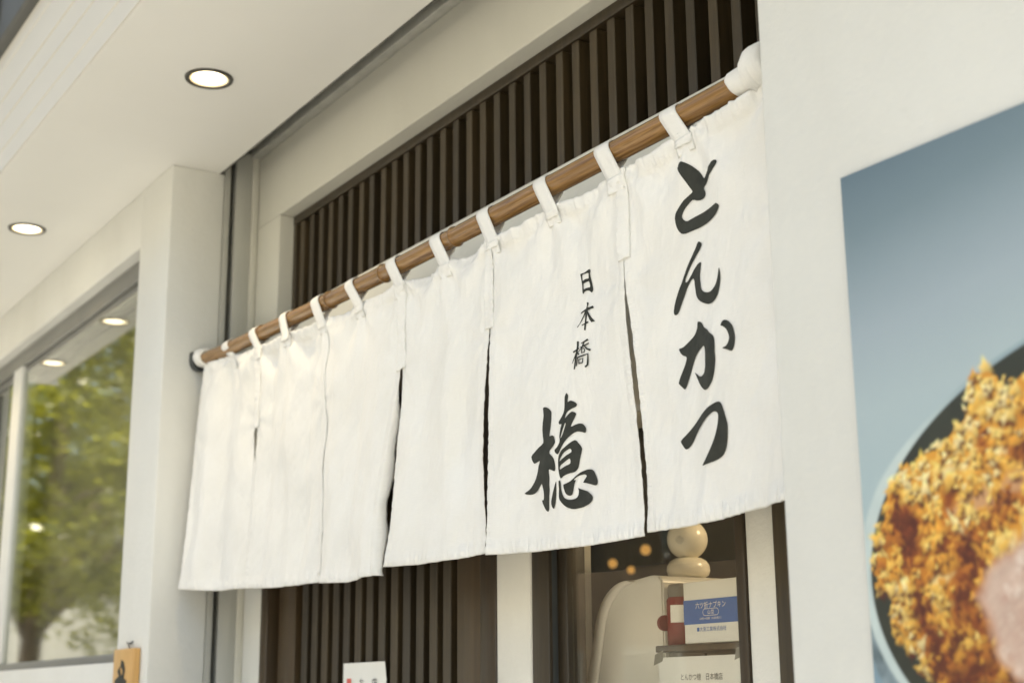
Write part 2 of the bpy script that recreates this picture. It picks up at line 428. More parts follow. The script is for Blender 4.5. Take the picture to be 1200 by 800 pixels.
# ------------------------------------------------------------------ noren data (cloth edges and printed characters)
PANELS = {
 'A': {'R': [(0.0, -1.2191, 0.085, 2.2552), (0.3162, -1.2208, 0.0846, 2.0869), (0.6426, -1.2231, 0.0839, 1.9132), (1.0, -1.2255, 0.083, 1.723)], 'L': [(0.0, -1.5403, 0.085, 2.2369), (0.3255, -1.5457, 0.091, 2.067), (0.4166, -1.5399, 0.0933, 2.0194), (0.6537, -1.5312, 0.1, 1.8957), (0.8587, -1.5299, 0.1068, 1.7887), (1.0, -1.5374, 0.112, 1.7149)], 'dip': 0.006, 'sag': 0.004, 'folds': [(0.78, 0.1, -0.006, -0.1, 1.4, -0.35), (0.3, 0.16, 0.005, 0.1, 1.2, 0.15), (0.55, 0.08, -0.002, -0.1, 0.5, 0.5)], 'seed': 0.4},
 'B': {'R': [(0.0, -1.5403, 0.085, 2.2369), (0.3223, -1.5471, 0.0905, 2.0672), (0.4094, -1.5488, 0.0926, 2.0214), (0.6217, -1.5425, 0.0981, 1.9096), (0.816, -1.5385, 0.1039, 1.8073), (1.0, -1.5407, 0.11, 1.7105)], 'L': [(0.0, -1.8977, 0.085, 2.2304), (0.2909, -1.8974, 0.084, 2.0804), (0.3895, -1.8997, 0.0836, 2.0295), (0.5525, -1.9017, 0.0828, 1.9455), (0.766, -1.9031, 0.0815, 1.8354), (1.0, -1.9067, 0.08, 1.7147)], 'dip': 0.006, 'sag': 0.004, 'folds': [(0.12, 0.12, -0.004, -0.1, 0.9, 0.35), (0.75, 0.2, 0.005, 0.2, 1.4, -0.1), (0.45, 0.1, -0.003, 0.3, 1.3, 0.2)], 'seed': 1.7000000000000002},
 'C': {'R': [(0.0, -1.8977, 0.085, 2.2304), (0.2906, -1.9022, 0.0854, 2.0816), (0.3875, -1.9108, 0.0856, 2.032), (0.549, -1.9224, 0.0859, 1.9493), (0.7111, -1.9261, 0.0863, 1.8663), (1.0, -1.9154, 0.087, 1.7184)], 'L': [(0.0, -2.2011, 0.085, 2.235), (0.3083, -2.1958, 0.084, 2.0772), (0.4364, -2.1965, 0.0834, 2.0116), (0.5833, -2.2092, 0.0826, 1.9364), (0.8606, -2.2297, 0.0809, 1.7945), (1.0, -2.2532, 0.08, 1.7232)], 'dip': 0.006, 'sag': 0.004, 'folds': [(0.25, 0.1, 0.006, 0.0, 1.2, 0.1), (0.52, 0.09, -0.006, -0.1, 1.3, 0.15), (0.82, 0.1, 0.005, 0.1, 1.3, -0.1)], 'seed': 3.0},
 'D': {'R': [(0.0, -2.2011, 0.085, 2.235), (0.3, -2.1961, 0.0807, 2.0769), (0.4194, -2.2125, 0.0782, 2.0139), (0.5317, -2.2319, 0.0755, 1.9547), (0.688, -2.2514, 0.0716, 1.8724), (0.8309, -2.2614, 0.0678, 1.797), (1.0, -2.2574, 0.063, 1.7079)], 'L': [(0.0, -2.5362, 0.085, 2.2405), (0.2543, -2.5378, 0.0874, 2.1072), (0.6134, -2.5386, 0.0928, 1.919), (1.0, -2.558, 0.1, 1.7164)], 'dip': 0.006, 'sag': 0.004, 'folds': [(0.2, 0.09, -0.006, 0.2, 1.3, 0.05), (0.5, 0.1, 0.007, 0.0, 1.3, 0.0), (0.78, 0.1, -0.007, 0.1, 1.3, 0.1)], 'seed': 4.300000000000001},
 'E': {'R': [(0.0, -2.5362, 0.085, 2.2405), (0.2593, -2.5277, 0.0883, 2.1054), (0.6182, -2.5326, 0.0954, 1.9184), (1.0, -2.5533, 0.105, 1.7196)], 'L': [(0.0, -2.8682, 0.085, 2.2537), (0.3106, -2.8562, 0.085, 2.0906), (0.3891, -2.8572, 0.085, 2.0494), (0.5048, -2.8635, 0.085, 1.9886), (0.7647, -2.8791, 0.085, 1.8521), (1.0, -2.9003, 0.085, 1.7285)], 'dip': 0.006, 'sag': 0.004, 'folds': [(0.22, 0.09, 0.008, 0.0, 1.4, -0.05), (0.5, 0.09, -0.007, -0.05, 1.4, 0.06), (0.78, 0.1, 0.007, 0.1, 1.4, -0.05)], 'seed': 5.6000000000000005},
 'F': {'R': [(0.0, -2.8682, 0.085, 2.2537), (0.2988, -2.8694, 0.0864, 2.0968), (0.3569, -2.8795, 0.0868, 2.0662), (0.4473, -2.8766, 0.0874, 2.0187), (0.5203, -2.8696, 0.0879, 1.9804), (0.7644, -2.8767, 0.0899, 1.8521), (1.0, -2.8937, 0.092, 1.7283)], 'L': [(0.0, -3.1921, 0.085, 2.284), (0.0974, -3.2044, 0.0835, 2.2317), (0.327, -3.2141, 0.0781, 2.1082), (0.6313, -3.2131, 0.0687, 1.9446), (1.0, -3.2165, 0.055, 1.7463)], 'dip': 0.006, 'sag': 0.004, 'folds': [(0.24, 0.09, -0.008, 0.0, 1.4, 0.02), (0.5, 0.11, 0.01, -0.05, 1.4, 0.0), (0.76, 0.1, -0.008, 0.0, 1.4, 0.04)], 'seed': 6.9},
}
GLYPHS = [
 ('A', [[[(0.3774,0.0797),(0.3835,0.0765),(0.3965,0.0751),(0.4118,0.0752),(0.427,0.0766),(0.4398,0.0801),(0.4519,0.0851),(0.4649,0.0912),(0.4788,0.0989),(0.4933,0.108),(0.5065,0.1173),(0.517,0.1258),(0.5252,0.1332),(0.5304,0.1395),(0.5358,0.1433),(0.5433,0.1422),(0.555,0.1386),(0.5787,0.1346),(0.6054,0.1309),(0.6202,0.1272),(0.6308,0.1241),(0.6416,0.1227),(0.6508,0.1231),(0.6581,0.1258),(0.6616,0.1296),(0.6587,0.1334),(0.6509,0.1377),(0.6383,0.1429),(0.6223,0.148),(0.6025,0.1519),(0.5806,0.1549),(0.5612,0.1584),(0.546,0.1622),(0.5344,0.1649),(0.5278,0.1679),(0.5309,0.173),(0.5368,0.1785),(0.5395,0.1834),(0.5398,0.1877),(0.5362,0.1912),(0.5295,0.1938),(0.5189,0.1951),(0.5064,0.195),(0.4939,0.1932),(0.482,0.1907),(0.4725,0.1876),(0.4633,0.1861),(0.4521,0.1896),(0.4405,0.1948),(0.4287,0.1994),(0.4175,0.2041),(0.4082,0.209),(0.4015,0.2135),(0.3985,0.2169),(0.3986,0.2201),(0.4017,0.2242),(0.4074,0.2283),(0.4152,0.2322),(0.425,0.2349),(0.4357,0.235),(0.4502,0.234),(0.4727,0.2329),(0.5009,0.2324),(0.5308,0.232),(0.5594,0.2317),(0.5843,0.2315),(0.6051,0.2314),(0.6195,0.2311),(0.6305,0.2318),(0.6412,0.2357),(0.6487,0.2402),(0.6516,0.2429),(0.6498,0.2459),(0.6417,0.2511),(0.6298,0.2565),(0.617,0.2605),(0.5999,0.2635),(0.5755,0.2654),(0.5469,0.2667),(0.5138,0.2674),(0.4807,0.2675),(0.4541,0.2676),(0.4326,0.2673),(0.4169,0.2665),(0.4039,0.2648),(0.3909,0.2619),(0.3795,0.2578),(0.3703,0.2523),(0.3631,0.2459),(0.3581,0.2387),(0.3551,0.2312),(0.3539,0.2238),(0.3548,0.2166),(0.3573,0.2099),(0.3627,0.2037),(0.372,0.1981),(0.3851,0.1926),(0.4044,0.186),(0.4246,0.1798),(0.4412,0.1749),(0.4544,0.1708),(0.4636,0.1682),(0.4682,0.1653),(0.4662,0.1605),(0.4601,0.1535),(0.4516,0.1425),(0.4421,0.1306),(0.4333,0.1202),(0.4237,0.1103),(0.4118,0.1),(0.399,0.0906),(0.3851,0.0841)]]]),
 ('A', [[[(0.4871,0.3008),(0.4946,0.303),(0.5014,0.3067),(0.505,0.3099),(0.5049,0.3136),(0.4999,0.3182),(0.491,0.3233),(0.4789,0.3286),(0.4644,0.3346),(0.4475,0.3417),(0.4307,0.3491),(0.4172,0.3561),(0.4053,0.3627),(0.3946,0.3692),(0.3859,0.3748),(0.38,0.3787),(0.3761,0.3817),(0.3734,0.3845),(0.3728,0.3868),(0.3758,0.3883),(0.3805,0.3888),(0.3848,0.3881),(0.391,0.3858),(0.4018,0.3815),(0.4149,0.376),(0.4286,0.37),(0.4428,0.3643),(0.4581,0.3599),(0.4724,0.357),(0.4833,0.3561),(0.4916,0.3567),(0.4977,0.3587),(0.5006,0.362),(0.4986,0.3669),(0.4944,0.3735),(0.4903,0.3821),(0.4868,0.3917),(0.4858,0.4017),(0.4867,0.4113),(0.489,0.4195),(0.4933,0.4266),(0.5006,0.4326),(0.5099,0.4377),(0.5205,0.4418),(0.5323,0.4449),(0.5453,0.447),(0.5584,0.4477),(0.5712,0.4466),(0.5831,0.4441),(0.5938,0.4405),(0.6032,0.4354),(0.6109,0.4281),(0.6171,0.4203),(0.6213,0.4137),(0.6247,0.4081),(0.6285,0.4024),(0.6318,0.3998),(0.634,0.4039),(0.6351,0.4113),(0.6354,0.4193),(0.6339,0.4286),(0.6286,0.44),(0.6219,0.4509),(0.6157,0.4586),(0.6086,0.4648),(0.5996,0.4706),(0.5894,0.475),(0.5788,0.4773),(0.5671,0.478),(0.5539,0.4778),(0.5388,0.4761),(0.5213,0.4722),(0.5025,0.4667),(0.4836,0.4601),(0.467,0.4527),(0.4543,0.4449),(0.4449,0.4368),(0.439,0.429),(0.4355,0.4211),(0.4338,0.4121),(0.4332,0.4037),(0.4325,0.3971),(0.4314,0.392),(0.4294,0.3888),(0.4256,0.3872),(0.4185,0.3874),(0.4095,0.3893),(0.399,0.3929),(0.3878,0.3982),(0.3767,0.4049),(0.3657,0.4128),(0.355,0.4215),(0.3443,0.4306),(0.3334,0.4399),(0.3231,0.4485),(0.3144,0.4552),(0.3064,0.46),(0.2975,0.4621),(0.2896,0.4621),(0.2839,0.4603),(0.2802,0.4572),(0.2783,0.4536),(0.279,0.4483),(0.2837,0.4398),(0.2905,0.4301),(0.298,0.4215),(0.3072,0.4128),(0.3194,0.4037),(0.3335,0.3942),(0.3488,0.3842),(0.365,0.3738),(0.3812,0.3633),(0.398,0.3527),(0.4166,0.3418),(0.4344,0.3314),(0.4505,0.3224),(0.4638,0.3148),(0.4716,0.309),(0.4769,0.3048),(0.4819,0.3018)]]]),
 ('A', [[[(0.4446,0.5058),(0.4536,0.5061),(0.4646,0.5088),(0.4743,0.5123),(0.4833,0.5169),(0.4894,0.5225),(0.4967,0.5284),(0.5099,0.5336),(0.524,0.5387),(0.5357,0.5447),(0.5468,0.5507),(0.5592,0.556),(0.5699,0.561),(0.5768,0.5655),(0.5811,0.5707),(0.5825,0.5782),(0.5824,0.5869),(0.5826,0.596),(0.5823,0.6055),(0.5825,0.6144),(0.5813,0.6238),(0.5768,0.6349),(0.5707,0.646),(0.5639,0.6562),(0.5564,0.6652),(0.5489,0.672),(0.5404,0.6775),(0.5295,0.6827),(0.5177,0.6864),(0.506,0.6878),(0.4938,0.6872),(0.4805,0.6845),(0.4669,0.6799),(0.4539,0.6736),(0.442,0.6663),(0.4316,0.6587),(0.4229,0.6513),(0.416,0.6445),(0.4102,0.6385),(0.4035,0.6327),(0.4008,0.6295),(0.4081,0.6323),(0.4199,0.6372),(0.4316,0.6419),(0.4444,0.6458),(0.458,0.6477),(0.4711,0.6478),(0.4826,0.6463),(0.4923,0.6429),(0.5004,0.6374),(0.5063,0.6303),(0.5091,0.6222),(0.5104,0.6135),(0.5114,0.6053),(0.5115,0.5976),(0.511,0.5909),(0.5087,0.585),(0.5031,0.5796),(0.4947,0.5759),(0.484,0.5756),(0.4705,0.5772),(0.4535,0.5801),(0.4365,0.5839),(0.4226,0.5875),(0.4104,0.592),(0.3999,0.5982),(0.3901,0.6055),(0.3804,0.6135),(0.3712,0.622),(0.3623,0.6306),(0.3537,0.6389),(0.3453,0.6468),(0.3375,0.6533),(0.3314,0.6576),(0.3259,0.6601),(0.3209,0.6615),(0.3152,0.661),(0.3074,0.6574),(0.2988,0.6526),(0.2897,0.6478),(0.2824,0.6436),(0.2799,0.6415),(0.281,0.6392),(0.285,0.6344),(0.2921,0.6282),(0.3034,0.6202),(0.3158,0.6118),(0.3269,0.6039),(0.3362,0.5965),(0.343,0.5896),(0.346,0.584),(0.3432,0.5808),(0.3367,0.5785),(0.3272,0.576),(0.3169,0.5729),(0.3086,0.5686),(0.3015,0.5638),(0.2958,0.5585),(0.2927,0.5541),(0.2932,0.5524),(0.2975,0.552),(0.3066,0.5523),(0.3188,0.5523),(0.333,0.5499),(0.3487,0.5469),(0.3662,0.5438),(0.3833,0.541),(0.3967,0.539),(0.4083,0.5366),(0.419,0.5324),(0.4279,0.5274),(0.4346,0.5222),(0.4394,0.5168),(0.4415,0.5105)]],[[(0.6195,0.5443),(0.623,0.5403),(0.6299,0.5366),(0.6358,0.5348),(0.6426,0.5345),(0.6512,0.5355),(0.6609,0.5379),(0.6716,0.542),(0.6825,0.5475),(0.6924,0.5538),(0.7011,0.561),(0.708,0.5691),(0.713,0.5774),(0.7156,0.5856),(0.716,0.5937),(0.7137,0.6015),(0.7095,0.6083),(0.7041,0.6135),(0.6977,0.617),(0.6914,0.6185),(0.6832,0.6179),(0.6708,0.6147),(0.6564,0.6102),(0.6374,0.6055),(0.625,0.6017),(0.6333,0.6009),(0.6479,0.6003),(0.6577,0.5976),(0.6657,0.5937),(0.6713,0.5887),(0.674,0.5831),(0.6728,0.5776),(0.6688,0.5718),(0.6624,0.5653),(0.6543,0.5589),(0.644,0.5532),(0.634,0.5486),(0.6248,0.5463)]]]),
 ('A', [[[(0.2645,0.788),(0.2698,0.7858),(0.2818,0.783),(0.3033,0.7774),(0.3288,0.7704),(0.3541,0.7627),(0.3818,0.755),(0.4126,0.7479),(0.4448,0.7417),(0.4743,0.7369),(0.4989,0.7328),(0.5195,0.7301),(0.5372,0.7282),(0.5525,0.7269),(0.5656,0.7264),(0.5756,0.7264),(0.5841,0.7275),(0.5919,0.7301),(0.5989,0.7342),(0.6047,0.7399),(0.6099,0.7472),(0.6154,0.7566),(0.6205,0.7664),(0.6251,0.7747),(0.6285,0.7828),(0.6297,0.7915),(0.629,0.8006),(0.6259,0.8103),(0.6213,0.82),(0.616,0.8299),(0.6094,0.8389),(0.601,0.8462),(0.5911,0.852),(0.5806,0.8558),(0.5681,0.8584),(0.5518,0.8608),(0.5339,0.8626),(0.5151,0.8636),(0.4956,0.8641),(0.4753,0.8643),(0.455,0.8641),(0.4329,0.8643),(0.4191,0.8632),(0.4297,0.859),(0.4493,0.8532),(0.4672,0.8469),(0.4848,0.8401),(0.5006,0.8332),(0.5148,0.8264),(0.5268,0.8201),(0.5375,0.8134),(0.5482,0.8056),(0.5574,0.7976),(0.5636,0.7905),(0.5682,0.7835),(0.5723,0.776),(0.5751,0.7688),(0.5762,0.7625),(0.5754,0.7573),(0.5722,0.7537),(0.5671,0.7512),(0.5604,0.749),(0.5523,0.7477),(0.5438,0.7476),(0.5334,0.7486),(0.519,0.7509),(0.5023,0.7542),(0.4847,0.7581),(0.4649,0.7628),(0.442,0.7682),(0.4184,0.7741),(0.3985,0.7804),(0.381,0.7869),(0.3641,0.7932),(0.3484,0.7992),(0.3332,0.8051),(0.3197,0.8096),(0.3093,0.8117),(0.3008,0.8118),(0.2934,0.8099),(0.2865,0.8064),(0.2784,0.801),(0.2712,0.7954),(0.2658,0.7913)]]]),
 ('B', [[[(0.6776,0.2367),(0.6807,0.2358),(0.687,0.2363),(0.697,0.2368),(0.7082,0.237),(0.7187,0.2359),(0.7283,0.2346),(0.7356,0.2335),(0.7417,0.2331),(0.7477,0.2342),(0.7523,0.2361),(0.7545,0.2381),(0.7547,0.2405),(0.7518,0.2431),(0.7487,0.2464),(0.7486,0.251),(0.7497,0.2565),(0.7511,0.2626),(0.7528,0.2689),(0.7543,0.2753),(0.7559,0.2814),(0.758,0.287),(0.7596,0.2919),(0.7596,0.2957),(0.7582,0.2986),(0.7552,0.3009),(0.7512,0.3019),(0.7471,0.3004),(0.7424,0.2978),(0.7369,0.2951),(0.7306,0.2928),(0.7232,0.2916),(0.7156,0.2912),(0.7084,0.2918),(0.7025,0.293),(0.6995,0.2951),(0.6975,0.2967),(0.6943,0.2965),(0.6914,0.2951),(0.6892,0.2933),(0.6879,0.2896),(0.6883,0.2822),(0.6887,0.2737),(0.6877,0.2663),(0.686,0.2593),(0.684,0.2532),(0.6818,0.2475),(0.6788,0.2414)],[(0.6924,0.2413),(0.6905,0.2469),(0.6919,0.2533),(0.6929,0.2569),(0.6954,0.2589),(0.7007,0.2582),(0.7073,0.2569),(0.7146,0.2568),(0.722,0.2571),(0.7292,0.2581),(0.7347,0.2581),(0.7363,0.2546),(0.7362,0.25),(0.7373,0.2461),(0.7356,0.243),(0.7267,0.2417),(0.7153,0.2413),(0.7026,0.2404)],[(0.6988,0.2684),(0.6975,0.2724),(0.697,0.2771),(0.6967,0.281),(0.6982,0.2837),(0.7036,0.284),(0.7111,0.2835),(0.7198,0.2835),(0.7285,0.2835),(0.7354,0.2842),(0.7398,0.2835),(0.7401,0.2783),(0.7383,0.2723),(0.7373,0.2688),(0.7343,0.2666),(0.7259,0.2661),(0.7166,0.2665),(0.7099,0.2669),(0.7045,0.2674),(0.701,0.2674)]]]),
 ('B', [[[(0.7236,0.3262),(0.7375,0.3291),(0.7403,0.3338),(0.7344,0.3426),(0.7513,0.3444),(0.7725,0.3441),(0.7814,0.3494),(0.7796,0.353),(0.7613,0.3519),(0.7372,0.3528),(0.7494,0.3636),(0.7664,0.376),(0.7883,0.3912),(0.764,0.3902),(0.7524,0.3806),(0.7385,0.3657),(0.7349,0.3602),(0.7335,0.3717),(0.7297,0.3838),(0.7438,0.3846),(0.7446,0.3891),(0.7298,0.3896),(0.7258,0.3978),(0.7225,0.4068),(0.7119,0.4051),(0.7132,0.3979),(0.7155,0.3894),(0.6972,0.3905),(0.6967,0.3875),(0.7176,0.3858),(0.7203,0.3735),(0.7224,0.3602),(0.7098,0.3689),(0.6967,0.3767),(0.6791,0.3848),(0.6668,0.3909),(0.6625,0.3887),(0.6794,0.3819),(0.6974,0.37),(0.7093,0.3601),(0.7166,0.3518),(0.7016,0.353),(0.6869,0.355),(0.6849,0.3508),(0.7045,0.3476),(0.7248,0.345),(0.7281,0.3357)]]]),
 ('B', [[[(0.6618,0.4304),(0.6607,0.4445),(0.6533,0.4633),(0.647,0.4824),(0.6393,0.5092),(0.6473,0.5105),(0.6562,0.484),(0.6636,0.4653),(0.6723,0.4465),(0.6748,0.4323)]],[[(0.6384,0.4613),(0.6567,0.4583),(0.6785,0.4542),(0.6738,0.4503),(0.6521,0.454),(0.6339,0.4566)]],[[(0.654,0.4618),(0.6412,0.4774),(0.6285,0.4912),(0.6306,0.4919),(0.6468,0.4791),(0.6632,0.4646)]],[[(0.6597,0.4629),(0.6707,0.4722),(0.6794,0.4699),(0.6643,0.4616)]],[[(0.7327,0.4326),(0.7086,0.437),(0.6897,0.4398),(0.6917,0.4418),(0.7129,0.4408),(0.7399,0.4382)]],[[(0.7385,0.4448),(0.712,0.4481),(0.6829,0.4504),(0.6853,0.4532),(0.7155,0.4515),(0.7432,0.4488)]],[[(0.7071,0.4378),(0.6955,0.4509),(0.6695,0.4626),(0.6724,0.4641),(0.7011,0.453),(0.7158,0.4403)]],[[(0.7056,0.4484),(0.7229,0.4622),(0.7513,0.4718),(0.7574,0.4672),(0.7297,0.4597),(0.7109,0.4474)]],[[(0.6926,0.458),(0.707,0.4573),(0.7099,0.4617),(0.7078,0.4673),(0.691,0.4674),(0.6925,0.4698),(0.7118,0.4694),(0.7155,0.4621),(0.7088,0.4553),(0.6909,0.4556)]],[[(0.6901,0.4567),(0.6914,0.4685),(0.6968,0.469),(0.6955,0.4572)]],[[(0.6638,0.4767),(0.6596,0.49),(0.6551,0.502),(0.6609,0.5031),(0.6667,0.4913),(0.6722,0.4782)]],[[(0.6655,0.4807),(0.7013,0.4796),(0.7306,0.4783),(0.7269,0.4934),(0.7218,0.5058),(0.7077,0.5102),(0.7157,0.5143),(0.732,0.5086),(0.7375,0.495),(0.7378,0.4761),(0.6986,0.4754),(0.663,0.4767)]],[[(0.6763,0.4877),(0.6987,0.4863),(0.6958,0.4962),(0.6743,0.4965),(0.6761,0.4995),(0.7012,0.4985),(0.7033,0.4847),(0.6744,0.4847)]],[[(0.6736,0.4855),(0.6745,0.4982),(0.681,0.4987),(0.6801,0.4861)]]]),
